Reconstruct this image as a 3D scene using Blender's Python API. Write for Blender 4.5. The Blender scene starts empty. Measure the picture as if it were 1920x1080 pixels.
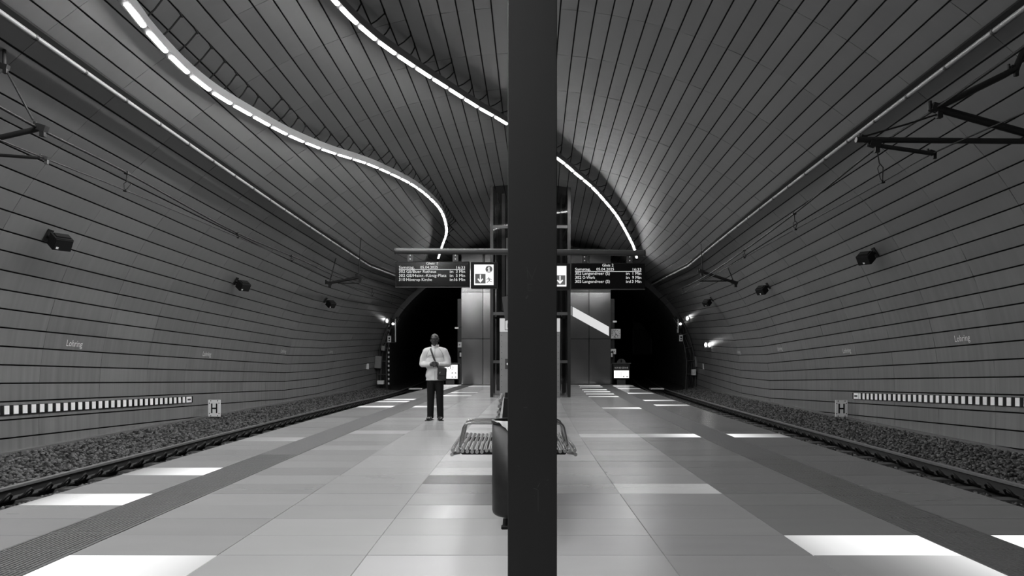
import bpy, math, random
import numpy as np
from mathutils import Vector, Matrix, Euler
C = bpy.context.scene.collection
RND = random.Random(7)

# ------------------------------------------------------------------ camera, world, exposure
cam_data = bpy.data.cameras.new('camera'); cam = bpy.data.objects.new('camera', cam_data); C.objects.link(cam)
cam.location = (0, 0, 1.275); cam.rotation_euler = (math.pi/2, 0, 0)
cam_data.sensor_width = 36; cam_data.lens = 24; cam_data.shift_y = 129/1920; cam_data.clip_start = .05; cam_data.clip_end = 300
bpy.context.scene.camera = cam
vs = bpy.context.scene.view_settings
vs.view_transform = 'Standard'; vs.look = 'None'; vs.gamma = 1; vs.use_curve_mapping = False; vs.exposure = 0.15
world = bpy.data.worlds.new('world'); bpy.context.scene.world = world; world.use_nodes = True
world.node_tree.nodes['Background'].inputs[0].default_value = (0, 0, 0, 1)
TUBE_STRENGTH = 165.0
bpy.context.scene.cycles.sample_clamp_direct = 8; bpy.context.scene.cycles.sample_clamp_indirect = 5; bpy.context.scene.cycles.caustics_reflective = False; bpy.context.scene.cycles.caustics_refractive = False; bpy.context.scene.cycles.blur_glossy = 1.0

# ------------------------------------------------------------------ materials
def nodes(m): return m.node_tree.nodes, m.node_tree.links
def mat(name, v, rough=.5, metal=0., spec=.5, noise=0., nscale=8., stretch=(1, 1, 1), bump=0., rnoise=0., per=0., emit=0.):
    m = bpy.data.materials.new(name); m.use_nodes = True
    N, L = nodes(m); b = N['Principled BSDF']
    b.inputs['Base Color'].default_value = (v, v, v, 1); b.inputs['Roughness'].default_value = rough
    b.inputs['Metallic'].default_value = metal; b.inputs['Specular IOR Level'].default_value = spec
    if emit:
        b.inputs['Emission Color'].default_value = (1, 1, 1, 1); b.inputs['Emission Strength'].default_value = emit
    val = None
    if noise or bump or rnoise:
        tc = N.new('ShaderNodeTexCoord'); mp = N.new('ShaderNodeMapping'); mp.inputs['Scale'].default_value = stretch
        nz = N.new('ShaderNodeTexNoise'); nz.inputs['Scale'].default_value = nscale; nz.inputs['Detail'].default_value = 5
        L.new(tc.outputs['Object'], mp.inputs[0]); L.new(mp.outputs[0], nz.inputs['Vector'])
    if noise or per:
        acc = None
        if noise:
            mr = N.new('ShaderNodeMapRange'); mr.inputs[1].default_value = .25; mr.inputs[2].default_value = .75
            mr.inputs[3].default_value = v*(1-noise); mr.inputs[4].default_value = v*(1+noise); L.new(nz.outputs[0], mr.inputs[0]); acc = mr.outputs[0]
        if per:
            oi = N.new('ShaderNodeObjectInfo'); ge = N.new('ShaderNodeNewGeometry')
            ad = N.new('ShaderNodeMath'); ad.operation = 'ADD'; L.new(oi.outputs['Random'], ad.inputs[0]); L.new(ge.outputs['Random Per Island'], ad.inputs[1])
            fr = N.new('ShaderNodeMath'); fr.operation = 'FRACT'; L.new(ad.outputs[0], fr.inputs[0])
            m2 = N.new('ShaderNodeMapRange'); m2.inputs[3].default_value = 1-per; m2.inputs[4].default_value = 1+per; L.new(fr.outputs[0], m2.inputs[0])
            mu = N.new('ShaderNodeMath'); mu.operation = 'MULTIPLY'; L.new(m2.outputs[0], mu.inputs[0])
            if acc: L.new(acc, mu.inputs[1])
            else: mu.inputs[1].default_value = v
            acc = mu.outputs[0]
        L.new(acc, b.inputs['Base Color'])
    if rnoise:
        mr = N.new('ShaderNodeMapRange'); mr.inputs[1].default_value = .3; mr.inputs[2].default_value = .7
        mr.inputs[3].default_value = max(.02, rough-rnoise); mr.inputs[4].default_value = rough+rnoise
        L.new(nz.outputs[0], mr.inputs[0]); L.new(mr.outputs[0], b.inputs['Roughness'])
    if bump:
        bp = N.new('ShaderNodeBump'); bp.inputs['Strength'].default_value = bump; bp.inputs['Distance'].default_value = .02
        L.new(nz.outputs[0], bp.inputs['Height']); L.new(bp.outputs[0], b.inputs['Normal'])
    return m
def emis(name, s, v=1.):
    m = bpy.data.materials.new(name); m.use_nodes = True; N, L = nodes(m); N.clear()
    e = N.new('ShaderNodeEmission'); e.inputs[0].default_value = (v, v, v, 1); e.inputs[1].default_value = s
    o = N.new('ShaderNodeOutputMaterial'); L.new(e.outputs[0], o.inputs[0]); return m

M = {}
M['panel'] = mat('brushed_panel', .125, rough=.36, metal=.15, spec=.95, noise=.06, nscale=2.2, stretch=(1, 3.5, .35), rnoise=.05, per=.10)
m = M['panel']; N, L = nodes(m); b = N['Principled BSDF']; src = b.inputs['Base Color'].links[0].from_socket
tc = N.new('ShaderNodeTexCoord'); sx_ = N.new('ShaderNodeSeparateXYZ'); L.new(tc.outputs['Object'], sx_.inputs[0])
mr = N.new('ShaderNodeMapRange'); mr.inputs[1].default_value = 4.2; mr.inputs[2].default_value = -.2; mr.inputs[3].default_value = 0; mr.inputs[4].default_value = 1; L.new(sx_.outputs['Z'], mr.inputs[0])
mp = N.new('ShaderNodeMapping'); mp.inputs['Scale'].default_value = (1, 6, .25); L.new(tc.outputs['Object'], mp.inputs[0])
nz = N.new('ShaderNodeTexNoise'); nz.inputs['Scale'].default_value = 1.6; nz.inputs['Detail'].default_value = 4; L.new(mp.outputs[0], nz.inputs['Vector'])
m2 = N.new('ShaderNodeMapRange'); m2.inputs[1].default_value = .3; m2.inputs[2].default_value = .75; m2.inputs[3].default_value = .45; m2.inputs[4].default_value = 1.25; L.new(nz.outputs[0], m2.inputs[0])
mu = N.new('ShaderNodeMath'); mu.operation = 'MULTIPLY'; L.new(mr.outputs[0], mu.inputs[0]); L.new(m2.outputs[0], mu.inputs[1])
ma = N.new('ShaderNodeMath'); ma.operation = 'MULTIPLY_ADD'; ma.inputs[1].default_value = .10; L.new(mu.outputs[0], ma.inputs[0]); L.new(src, ma.inputs[2]); L.new(ma.outputs[0], b.inputs['Base Color'])   # brake dust streaks; paler lower rows also paint in sheen and floor bounce
M['backing'] = mat('dark_backing', .02, .9)
M['concrete'] = mat('dark_concrete', .09, .85, noise=.25, nscale=3, bump=.3)
M['kerb'] = mat('kerb_concrete', .11, .8, noise=.2, nscale=30)
M['gravel'] = mat('gravel', .038, .95, spec=.2, noise=.6, nscale=60, bump=.6, per=.0)
M['stone'] = mat('stone', .078, .9, spec=.2, per=.85)
M['rail'] = mat('worn_rail', .2, .45, metal=.5, noise=.1, nscale=20)
M['rail_side'] = mat('rusty_rail_web', .016, .75)
M['sleeper'] = mat('sleeper_concrete', .05, .9, noise=.3, nscale=25)
M['iron'] = mat('dark_iron', .012, .6, metal=.2, spec=.3)
M['pillar'] = mat('pillar_paint', .0115, .48, spec=.45, noise=.12, nscale=3, stretch=(3, 3, .6))
M['scuff'] = mat('scuff', .032, .7)
M['steel'] = mat('brushed_steel', .55, .22, metal=1., noise=.06, nscale=60)
M['tubeend'] = mat('steel_end_cap', .6, .35, metal=1.)
M['darksteel'] = mat('dark_painted_steel', .014, .4, metal=.2)
M['midsteel'] = mat('grey_painted_steel', .06, .42, metal=.3)
M['bin'] = mat('bin_metal', .02, .45, metal=.5, noise=.25, nscale=14)
M['blackgloss'] = mat('black_gloss', .006, .12)
M['black'] = mat('black_matt', .009, .7, spec=.2)
M['white'] = mat('white_enamel', .88, .4)
M['dull_white'] = mat('dull_white', .72, .6)
M['pipe'] = mat('pale_pipe', .26, .35, metal=.2)
M['lift_door'] = mat('lift_door_steel', .22, .45, metal=.3, noise=.06, nscale=4)
M['clad'] = mat('polished_cladding', .20, .17, metal=.85, bump=.05, nscale=.55)
M['jacket'] = mat('fleece_jacket', .60, .9, spec=.2, noise=.06, nscale=12)
M['seam'] = mat('jacket_seam', .25, .9)
M['trousers'] = mat('black_trousers', .008, .85, spec=.2)
M['skin'] = mat('dark_skin', .036, .42, noise=.1, nscale=20)
M['shoe'] = mat('black_leather', .012, .35)
M['bag'] = mat('black_nylon', .012, .5)
M['eye'] = mat('eye', .09, .3)
M['tactile'] = mat('tactile_strip', .082, .7, spec=.3, noise=.16, nscale=45, bump=.5)
M['tube'] = emis('tube_light', TUBE_STRENGTH)
M['led'] = emis('led_text', .75)
M['lamp'] = emis('small_lamp', 9.)
M['signlit'] = emis('sign_lit', .92)
M['signlit_soft'] = emis('sign_lit_soft', .5)
M['boxlit'] = emis('box_lit', 1.6); M['reflection_lit'] = emis('reflection_glow', .66)  # the last one glows as the painted tube reflection on the cladding
M['signgrey'] = emis('sign_lit_grey', .11)
M['paper'] = mat('paper', .6, .8)
# glass
g = bpy.data.materials.new('lift_glass'); g.use_nodes = True; N, L = nodes(g); N.clear()
tr = N.new('ShaderNodeBsdfTransparent'); tr.inputs[0].default_value = (.62, .62, .62, 1)
gl = N.new('ShaderNodeBsdfGlossy'); gl.inputs['Roughness'].default_value = .03
fr = N.new('ShaderNodeFresnel'); fr.inputs[0].default_value = 1.5
mx = N.new('ShaderNodeMixShader'); o = N.new('ShaderNodeOutputMaterial')
L.new(fr.outputs[0], mx.inputs[0]); L.new(tr.outputs[0], mx.inputs[1]); L.new(gl.outputs[0], mx.inputs[2]); L.new(mx.outputs[0], o.inputs[0]); M['glass'] = g
# floor tiles: tint and lamp glow come from attributes of the tile
m = mat('glass_floor_tile', .5, .26, spec=.36); N, L = nodes(m); b = N['Principled BSDF']
at = N.new('ShaderNodeAttribute'); at.attribute_name = 'tint'; ag = N.new('ShaderNodeAttribute'); ag.attribute_name = 'glow'
tc = N.new('ShaderNodeTexCoord'); mp = N.new('ShaderNodeMapping'); mp.inputs['Scale'].default_value = (.8, 2.2, 1)
nz = N.new('ShaderNodeTexNoise'); nz.inputs['Scale'].default_value = 2.; nz.inputs['Detail'].default_value = 2
L.new(tc.outputs['Object'], mp.inputs[0]); L.new(mp.outputs[0], nz.inputs['Vector'])
mr = N.new('ShaderNodeMapRange'); mr.inputs[1].default_value = .25; mr.inputs[2].default_value = .75; mr.inputs[3].default_value = .95; mr.inputs[4].default_value = 1.04
L.new(nz.outputs[0], mr.inputs[0]); mu = N.new('ShaderNodeMath'); mu.operation = 'MULTIPLY'
L.new(at.outputs['Fac'], mu.inputs[0]); L.new(mr.outputs[0], mu.inputs[1]); L.new(mu.outputs[0], b.inputs['Base Color'])
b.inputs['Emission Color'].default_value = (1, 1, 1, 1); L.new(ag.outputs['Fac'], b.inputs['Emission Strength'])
M['tile'] = m
for k_ in ('tile', 'led', 'lamp', 'signlit', 'signlit_soft', 'boxlit', 'signgrey'): M[k_].cycles.emission_sampling = 'NONE'

# ------------------------------------------------------------------ helpers
def tag(o, label=None, cat=None, group=None, kind=None):
    if label: o['label'] = label
    if cat: o['category'] = cat
    if group: o['group'] = group
    if kind: o['kind'] = kind
    return o
def root_loc(p):
    v = Vector((0, 0, 0))
    while p is not None: v += p.location; p = p.parent
    return v
def empty(name, loc, label, cat, group=None):
    o = bpy.data.objects.new(name, None); C.objects.link(o); o.location = loc; o.empty_display_size = .1
    return tag(o, label, cat, group)
def frame(d):
    d = Vector(d).normalized(); u = Vector((0, 0, 1)) if abs(d.z) < .9 else Vector((1, 0, 0))
    a = d.cross(u).normalized(); return d, a, a.cross(d)
class MB:
    def __init__(s): s.v = []; s.f = []; s.sm = []
    def add(s, vs, fs, smooth=False):
        n = len(s.v); s.v += [tuple(x) for x in vs]; s.f += [tuple(i+n for i in f) for f in fs]; s.sm += [smooth]*len(fs); return s
    def hexa(s, p):  # 8 corners: bottom loop then top loop
        return s.add(p, [(3, 2, 1, 0), (4, 5, 6, 7), (0, 1, 5, 4), (1, 2, 6, 5), (2, 3, 7, 6), (3, 0, 4, 7)])
    def box(s, c, d, rot=None, bev=0.):
        x, y, z = d[0]/2, d[1]/2, d[2]/2
        R = Euler(rot).to_matrix() if rot else Matrix.Identity(3); c = Vector(c)
        if not bev:
            P = [(-x, -y, -z), (x, -y, -z), (x, y, -z), (-x, y, -z), (-x, -y, z), (x, -y, z), (x, y, z), (-x, y, z)]
            return s.hexa([c + R @ Vector(p) for p in P])
        b = min(bev, x*.9, y*.9, z*.9); V = []
        for (zz, i) in ((-z, b), (-z+b, 0), (z-b, 0), (z, b)):
            for (sx, sy) in ((-1, -1), (1, -1), (1, 1), (-1, 1)):
                V += [c + R @ Vector((sx*(x-i), sy*(y-i-b) if sx*sy > 0 else sy*(y-i-b), zz))] if False else []
            q = [(-x+i+b, -y+i), (x-i-b, -y+i), (x-i, -y+i+b), (x-i, y-i-b), (x-i-b, y-i), (-x+i+b, y-i), (-x+i, y-i-b), (-x+i, -y+i+b)]
            V += [c + R @ Vector((a, e, zz)) for a, e in q]
        F = [tuple(range(7, -1, -1)), tuple(range(24, 32))]
        for k in range(3):
            for j in range(8): F.append((k*8+j, k*8+(j+1) % 8, k*8+8+(j+1) % 8, k*8+8+j))
        return s.add(V, F)
    def cyl(s, p0, p1, r0, r1=None, n=10, caps=True):
        r1 = r0 if r1 is None else r1; p0 = Vector(p0); p1 = Vector(p1); d, a, b = frame(p1-p0); V = []
        for p, r in ((p0, r0), (p1, r1)):
            for k in range(n):
                t = 2*math.pi*k/n; V.append(p + a*r*math.cos(t) + b*r*math.sin(t))
        s.add(V, [(k, (k+1) % n, n+(k+1) % n, n+k) for k in range(n)], True)
        if caps: s.add(V, [tuple(range(n-1, -1, -1)), tuple(range(n, 2*n))])
        return s
    def path(s, pts, r, n=8, caps=True):
        P = [Vector(p) for p in pts]; V = []; up = None
        for i, p in enumerate(P):
            d = (P[min(i+1, len(P)-1)] - P[max(i-1, 0)]).normalized()
            if up is None: _, a, _b = frame(d)
            else: a = (up - d*up.dot(d)).normalized()
            up = a; b = d.cross(a)
            rr = r[i] if isinstance(r, (list, tuple)) else r
            for k in range(n):
                t = 2*math.pi*k/n; V.append(p + a*rr*math.cos(t) + b*rr*math.sin(t))
        F = [(i*n+k, i*n+(k+1) % n, (i+1)*n+(k+1) % n, (i+1)*n+k) for i in range(len(P)-1) for k in range(n)]
        s.add(V, F, True)
        if caps: s.add(V[:n], [tuple(range(n-1, -1, -1))]); s.add(V[-n:], [tuple(range(n))])
        return s
    def sph(s, c, r, n=10, m=7, sc=(1, 1, 1), R=None):
        V = []; c = Vector(c)
        for i in range(1, m):
            a = math.pi*i/m
            for k in range(n):
                t = 2*math.pi*k/n; q = Vector((r*sc[0]*math.sin(a)*math.cos(t), r*sc[1]*math.sin(a)*math.sin(t), r*sc[2]*math.cos(a)))
                V.append(c + (R @ q if R else q))
        tq, bq = Vector((0, 0, r*sc[2])), Vector((0, 0, -r*sc[2]))
        V += [c + (R @ tq if R else tq), c + (R @ bq if R else bq)]; T = len(V)-2
        F = [(i*n+k, (i+1)*n+k, (i+1)*n+(k+1) % n, i*n+(k+1) % n) for i in range(m-2) for k in range(n)]
        F += [(T, k, (k+1) % n) for k in range(n)] + [(T+1, (m-2)*n+(k+1) % n, (m-2)*n+k) for k in range(n)]
        return s.add(V, F, True)
    def lathe(s, c, prof, n=24, sx=1., sy=1., a0=0., a1=2*math.pi):
        V = []; full = abs(a1-a0-2*math.pi) < 1e-6; q = n if full else n+1
        for r, z in prof:
            for k in range(q):
                t = a0+(a1-a0)*k/n; V.append((c[0]+r*sx*math.cos(t), c[1]+r*sy*math.sin(t), c[2]+z))
        F = [(i*q+k, i*q+(k+1) % q, (i+1)*q+(k+1) % q, (i+1)*q+k) for i in range(len(prof)-1) for k in range(n)]
        return s.add(V, F, True)
    def prism(s, pts, o, rx, up, th):  # flat 2D outline given in a frame, extruded towards -(rx x up)
        o = Vector(o); rx = Vector(rx); up = Vector(up); nn = rx.cross(up).normalized()
        n = len(pts); A = [o+rx*x+up*y for x, y in pts]; B = [p+nn*th for p in A]
        s.add(A+B, [tuple(range(n-1, -1, -1)), tuple(range(n, 2*n))] + [(k, (k+1) % n, n+(k+1) % n, n+k) for k in range(n)]); return s
    def build(s, name, m, parent=None, kind=None):
        me = bpy.data.meshes.new(name); off = root_loc(parent)
        me.from_pydata([(x-off.x, y-off.y, z-off.z) for x, y, z in s.v], [], s.f); me.materials.append(M[m] if isinstance(m, str) else m)
        me.polygons.foreach_set('use_smooth', s.sm); me.update()
        o = bpy.data.objects.new(name, me); C.objects.link(o); o.parent = parent
        if kind: o['kind'] = kind
        return o
_tx = {}
def text_mesh(body):
    if body not in _tx:
        cu = bpy.data.curves.new('t', 'FONT'); cu.body = body; cu.resolution_u = 2; cu.align_x = 'LEFT'
        ob = bpy.data.objects.new('t', cu); C.objects.link(ob); bpy.context.view_layer.update()
        me = bpy.data.meshes.new_from_object(ob.evaluated_get(bpy.context.evaluated_depsgraph_get()))
        V = [(v.co.x, v.co.y) for v in me.vertices]; F = [tuple(p.vertices) for p in me.polygons]
        bpy.data.objects.remove(ob); bpy.data.curves.remove(cu); bpy.data.meshes.remove(me); _tx[body] = (V, F)
    return _tx[body]
def text(mb, body, o, rx, up, h, w=None, align='l'):
    """flat lettering: h = capital height, w = total width; o = left/right/centre point of the baseline"""
    V, F = text_mesh(body); x0 = min(v[0] for v in V); x1 = max(v[0] for v in V); sy = h/.70; sx = (w/(x1-x0)) if w else sy
    sh = {'l': x0, 'r': x1, 'c': (x0+x1)/2}[align]; o = Vector(o); rx = Vector(rx); up = Vector(up)
    mb.add([o + rx*((x-sh)*sx) + up*(y*sy) for x, y in V], F); return mb
for t in ('Gleis 1', 'Gleis 2', 'Samstag,', '05.04.2025', '16:33', '302', '310', '305', 'GE/Buer Rathaus', 'GE/Heinr.-König-Platz', 'Höntrop Kirche',
          'Langendreer (S)', 'O-Werk', 'in', '3 Min', '5 Min', '16 Min', '1 Min', '9 Min', '13 Min', 'Lohring', 'H', 'NUR BEI GEFAHR', 'i', 'M', 'E'): text_mesh(t)
XA, ZA, YA = Vector((1, 0, 0)), Vector((0, 0, 1)), Vector((0, 1, 0))

# ------------------------------------------------------------------ tunnel geometry: three-centred arch swept along a gentle right-hand curve
Y1 = 11.36; PL = 1.58; YK = 24.0; YP = 34.0
R1 = 8.926; Z1 = -2.68; A1 = math.asin(727/1006); R2 = 5.395; X2 = 2.564; Z2 = -.24
L1 = R2*(math.pi/2-A1); HALF = L1+R1*A1; PITCH = HALF/39.5
def sect(s):
    sg = -1
    if s > HALF: s = 2*HALF-s; sg = 1
    if s < 0: x, z = X2+R2, Z2+s
    elif s < L1: a = s/R2; x = X2+R2*math.cos(a); z = Z2+R2*math.sin(a)
    else: a = A1-(s-L1)/R1; x = R1*math.sin(a); z = Z1+R1*math.cos(a)
    return sg*x, z
def cx(Y): return -.053+.0011*Y*Y
def zax(Y): return .84-.03675*(Y-Y1) if Y < YK else .84-.03675*(YK-Y1)+.03275*(Y-YK)
def tilt(Y): return .0062-.0004*(min(max(Y, -5), YK)-Y1)
def nrm(s):
    x0, z0 = sect(s-.01); x1, z1 = sect(s+.01); dx, dz = x1-x0, z1-z0; l = math.hypot(dx, dz); return dz/l, -dx/l
def shell(s, Y, off=0.):
    x, z = sect(s); nx, nz_ = nrm(s); x += nx*off; z += nz_*off
    return Vector((cx(Y)+x, Y, zax(Y)+z+tilt(Y)*x))
def roof_s(xw, Y):
    x = xw-cx(Y); lo, hi = 0, HALF
    for _ in range(40):
        mid = (lo+hi)/2
        if sect(mid)[0] < -abs(x): lo = mid
        else: hi = mid
    return lo if x < 0 else 2*HALF-lo
cols = [Y1-PL+PL*k for k in range(-11, 9)] + [YK+(YP-YK)/6*k for k in range(1, 7)]   # joints between panel columns
cols = sorted(set(round(c, 4) for c in cols)); c_first = min(range(len(cols)), key=lambda i: abs(cols[i]-(Y1-PL)))
def panel_hexa(mb, k, j):
    g = .0125; s0, s1 = k*PITCH+g, (k+1)*PITCH-g; a, b = cols[j]+.003, cols[j+1]-.003
    t = [RND.uniform(-.003, .003) for _ in range(4)]
    P = [shell(s0, a, -.02), shell(s0, b, -.02), shell(s1, b, -.02), shell(s1, a, -.02),
         shell(s0, a, t[0]), shell(s0, b, t[0]), shell(s1, b, t[2]), shell(s1, a, t[2])]
    mb.hexa(P)
def shell_part(name, k0, k1):
    mb = MB(); ns = (k1-k0)*1; ys = [-8+1.5*i for i in range(29)]; V = []; F = []
    for Y in ys:
        for i in range(ns+1): V.append(shell((k0+i)*PITCH, Y, -.045))
    for a in range(len(ys)-1):
        for i in range(ns): q = a*(ns+1)+i; F.append((q, q+ns+1, q+ns+2, q+1))
    mb.add(V, F); w = mb.build(name, 'backing'); w['kind'] = 'structure'
    rest = MB()
    for j in range(len(cols)-1):
        for k in range(k0, k1):
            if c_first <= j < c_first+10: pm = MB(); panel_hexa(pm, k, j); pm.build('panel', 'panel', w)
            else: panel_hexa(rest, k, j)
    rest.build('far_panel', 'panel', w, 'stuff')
    return w
wall_left = shell_part('wall_left', -4, 25)
ceiling = shell_part('ceiling', 25, 54)
wall_right = shell_part('wall_right', 54, 83)
# kerbs at the foot of the walls
for nm, sg in (('baseboard_left', -1), ('baseboard_right', 1)):
    mb = MB()
    ys = [-8+2*i for i in range(22)]
    for a, b in zip(ys, ys[1:]):
        x = 7.96; P = []
        for zz in (-.6, -.2):
            for (Y, e) in ((a, 0), (b, 0), (b, -.12), (a, -.12)): P.append((cx(Y)+sg*(x+e), Y, zz))
        mb.hexa(P if sg < 0 else [P[3], P[2], P[1], P[0], P[7], P[6], P[5], P[4]])
    mb.build(nm, 'kerb')['kind'] = 'structure'
# dark bore beyond the portal, end walls
mb = MB(); V = []; F = []; ys = [34.05, 36, 40, 46, 54, 64, 76]; ns = 40
for Y in ys:
    for i in range(ns+1):
        s = -1.2+(2*HALF+2.4)*i/ns; x, z = sect(s); f = .965+.012*(Y-34); V.append((cx(34)+x*f+.3*(Y-34)*.1, Y, zax(34)+z*(.965+.002*(Y-34))))
for a in range(len(ys)-1):
    for i in range(ns): q = a*(ns+1)+i; F.append((q, q+ns+1, q+ns+2, q+1))
F.append(tuple((len(ys)-1)*(ns+1)+i for i in range(ns+1)))
mb.add(V, F); mb.build('wall_far', 'concrete')['kind'] = 'structure'
mb = MB(); mb.box((0, -8.1, 3), (24, .2, 14)); mb.build('wall_back', 'concrete')['kind'] = 'structure'
# portal rim
mb = MB(); n = 60; V = []
for off, Y in ((.0, 33.98), (.0, 34.12), (.26, 34.12), (.26, 33.98)):
    for i in range(n+1): V.append(shell(-1.2+(2*HALF+2.4)*i/n, Y, off))
q = n+1; F = [(a*q+i, a*q+i+1, ((a+1) % 4)*q+i+1, ((a+1) % 4)*q+i) for a in range(4) for i in range(n)]
mb.add(V, F); mb.build('trim_1', 'midsteel')['kind'] = 'structure'

# ------------------------------------------------------------------ platform
PE = 31.4; ROW = .4945; YR0 = 4.387
def cp(Y): return .00115*Y*Y
mb = MB(); ys = [-8+1.0*i for i in range(44)]+[PE]
ys = sorted(y for y in ys if y <= PE)
for a, b in zip(ys, ys[1:]):
    P = []
    for zz, w in ((-.75, 4.31), (-.02, 4.31)):
        for (Y, sg) in ((a, -1), (a, 1), (b, 1), (b, -1)): P.append((cp(Y)+sg*w, Y, zz))
    mb.hexa(P)
floor = mb.build('floor', 'kerb'); floor['kind'] = 'structure'
def tile_mesh(mb, x0, x1, ya, yb, glow, tint, gv, tv, dz=0.):
    g = .0035; n = 5; base = len(mb.v); V = []; F = []
    for zz in (-.03, dz):
        for Y in (ya+g, yb-g):
            for i in range(n+1):
                t = i/n; V.append((cp(Y)+x0+g+(x1-x0-2*g)*t, Y, zz))
    q = n+1
    for i in range(n): F.append((2*q+i, 2*q+i+1, 3*q+i+1, 3*q+i))
    F += [tuple(list(range(0, q))+list(range(3*q-1, 2*q-1, -1))), tuple(list(range(2*q-1, q-1, -1))+list(range(3*q, 4*q)))]
    F += [(0, 2*q, 3*q, q), (q-1, 2*q-1, 4*q-1, 3*q-1)]
    mb.add(V, F)
    for k in range(4*q):
        t = (k % q)/n; gv.append(glow(t) if glow else 0.); tv.append(tint)
def finish_tile(mb, name, gv, tv, kind=None):
    o = mb.build(name, 'tile', floor, kind); me = o.data
    for nm, vals in (('glow', gv), ('tint', tv)):
        a = me.attributes.new(nm, 'FLOAT', 'POINT'); a.data.foreach_set('value', vals)
    return o
COLS = [(-4.29, -3.39), (-2.87, -1.914), (-1.914, -.957), (-.957, 0), (0, .957), (.957, 1.914), (1.914, 2.87), (3.39, 4.29)]
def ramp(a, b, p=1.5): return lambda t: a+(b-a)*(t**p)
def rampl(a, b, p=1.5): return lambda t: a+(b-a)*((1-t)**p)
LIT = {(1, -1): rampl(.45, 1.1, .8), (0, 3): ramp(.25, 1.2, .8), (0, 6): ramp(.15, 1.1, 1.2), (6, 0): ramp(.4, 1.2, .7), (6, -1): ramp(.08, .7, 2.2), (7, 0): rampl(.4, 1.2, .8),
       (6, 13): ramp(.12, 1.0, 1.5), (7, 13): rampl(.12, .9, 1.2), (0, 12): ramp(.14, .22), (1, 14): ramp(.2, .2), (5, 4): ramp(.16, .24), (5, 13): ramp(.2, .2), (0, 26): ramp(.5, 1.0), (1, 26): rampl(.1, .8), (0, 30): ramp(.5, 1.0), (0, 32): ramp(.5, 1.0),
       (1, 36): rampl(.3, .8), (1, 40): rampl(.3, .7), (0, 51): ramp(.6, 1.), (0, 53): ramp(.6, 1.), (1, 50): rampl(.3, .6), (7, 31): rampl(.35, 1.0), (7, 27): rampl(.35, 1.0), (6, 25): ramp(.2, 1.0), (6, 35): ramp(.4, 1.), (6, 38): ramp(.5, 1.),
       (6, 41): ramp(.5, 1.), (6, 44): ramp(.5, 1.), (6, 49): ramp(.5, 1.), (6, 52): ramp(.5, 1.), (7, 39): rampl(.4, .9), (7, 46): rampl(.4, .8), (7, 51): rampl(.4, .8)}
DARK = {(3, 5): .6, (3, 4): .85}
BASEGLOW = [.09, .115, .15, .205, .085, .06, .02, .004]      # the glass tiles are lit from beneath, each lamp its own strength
LIT.update({(3, 5): ramp(.0, .0), (3, 4): ramp(.11, .0, 1), (3, 3): ramp(.13, .0, 1), (4, 3): rampl(.11, .0, 1), (4, 2): rampl(.12, .02, 1), (3, 2): lambda t: .15+.16*math.exp(-((t-.42)/.16)**2)})  # glow fading towards bin and bench paints in their shade; one tile unlit
rest = MB(); rg, rt = [], []; r = -24
while YR0+ROW*r < PE-.1:
    ya = YR0+ROW*r; yb = min(ya+ROW, PE)
    for c, (x0, x1) in enumerate(COLS):
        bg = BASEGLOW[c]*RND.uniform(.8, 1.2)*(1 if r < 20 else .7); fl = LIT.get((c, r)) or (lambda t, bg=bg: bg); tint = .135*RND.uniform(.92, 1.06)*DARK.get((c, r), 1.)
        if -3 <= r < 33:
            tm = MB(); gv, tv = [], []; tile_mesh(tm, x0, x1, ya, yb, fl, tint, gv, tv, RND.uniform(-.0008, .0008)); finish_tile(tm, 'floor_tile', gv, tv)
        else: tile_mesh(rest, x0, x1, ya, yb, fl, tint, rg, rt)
    r += 1
finish_tile(rest, 'far_floor_tile', rg, rt, 'stuff')
for x0, x1 in ((-3.39, -2.87), (2.87, 3.39)):
    mb = MB()
    for a, b in zip(ys, ys[1:]):
        P = []
        for zz in (-.03, .002):
            for (Y, x) in ((a, x0+.004), (a, x1-.004), (b, x1-.004), (b, x0+.004)): P.append((cp(Y)+x, Y, zz))
        mb.hexa(P)
    n0 = len(mb.v)
    Y = 3.4
    while Y < 9:                                 # ribs of the tactile strip where they can be told apart
        x = x0+.03
        while x < x1-.02:
            mb.box((cp(Y)+x, Y, .003), (.012, .42, .004)); x += .032
        Y += .44
    mb.build('tactile_strip', 'tactile', floor)

# ------------------------------------------------------------------ track beds
def spline(pts):
    P = [Vector(p) for p in pts]
    def at(t):
        i = min(int(t), len(P)-2); f = t-i; p0 = P[max(i-1, 0)]; p1 = P[i]; p2 = P[i+1]; p3 = P[min(i+2, len(P)-1)]
        return .5*((2*p1)+(p2-p0)*f+(2*p0-5*p1+4*p2-p3)*f*f+(3*p1-p0-3*p2+p3)*f**3)
    return at, len(P)-1
def interp(tab, Y):
    for (a, xa), (b, xb) in zip(tab, tab[1:]):
        if Y <= b: return xa+(xb-xa)*(Y-a)/(b-a)
    return tab[-1][1]
RAILX = {}
for sg, pts in ((-1, [(-6.12+.00115*y*y, y) for y in range(-8, 30, 4)]+[(-5.25, 34), (-5.6, 44), (-6.3, 58), (-7.2, 72)]),
                (1, [(6.12+.00115*y*y, y) for y in range(-8, 30, 4)]+[(7.35, 32), (7.92, 37), (9.07, 45), (11.5, 61), (13.2, 72)])):
    at, n = spline([(x, y, 0) for x, y in pts]); RAILX[sg] = sorted((at(n*i/160).y, at(n*i/160).x) for i in range(161))
RT = -.28
def bed_z(sg, x, Y):
    xr = abs(interp(RAILX[sg], Y)); d = abs(x)-xr
    if d < .12: return -.50
    return -.46+min(1, (d-.12)/1.5)*.2
nr = np.random.RandomState(3)
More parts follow.
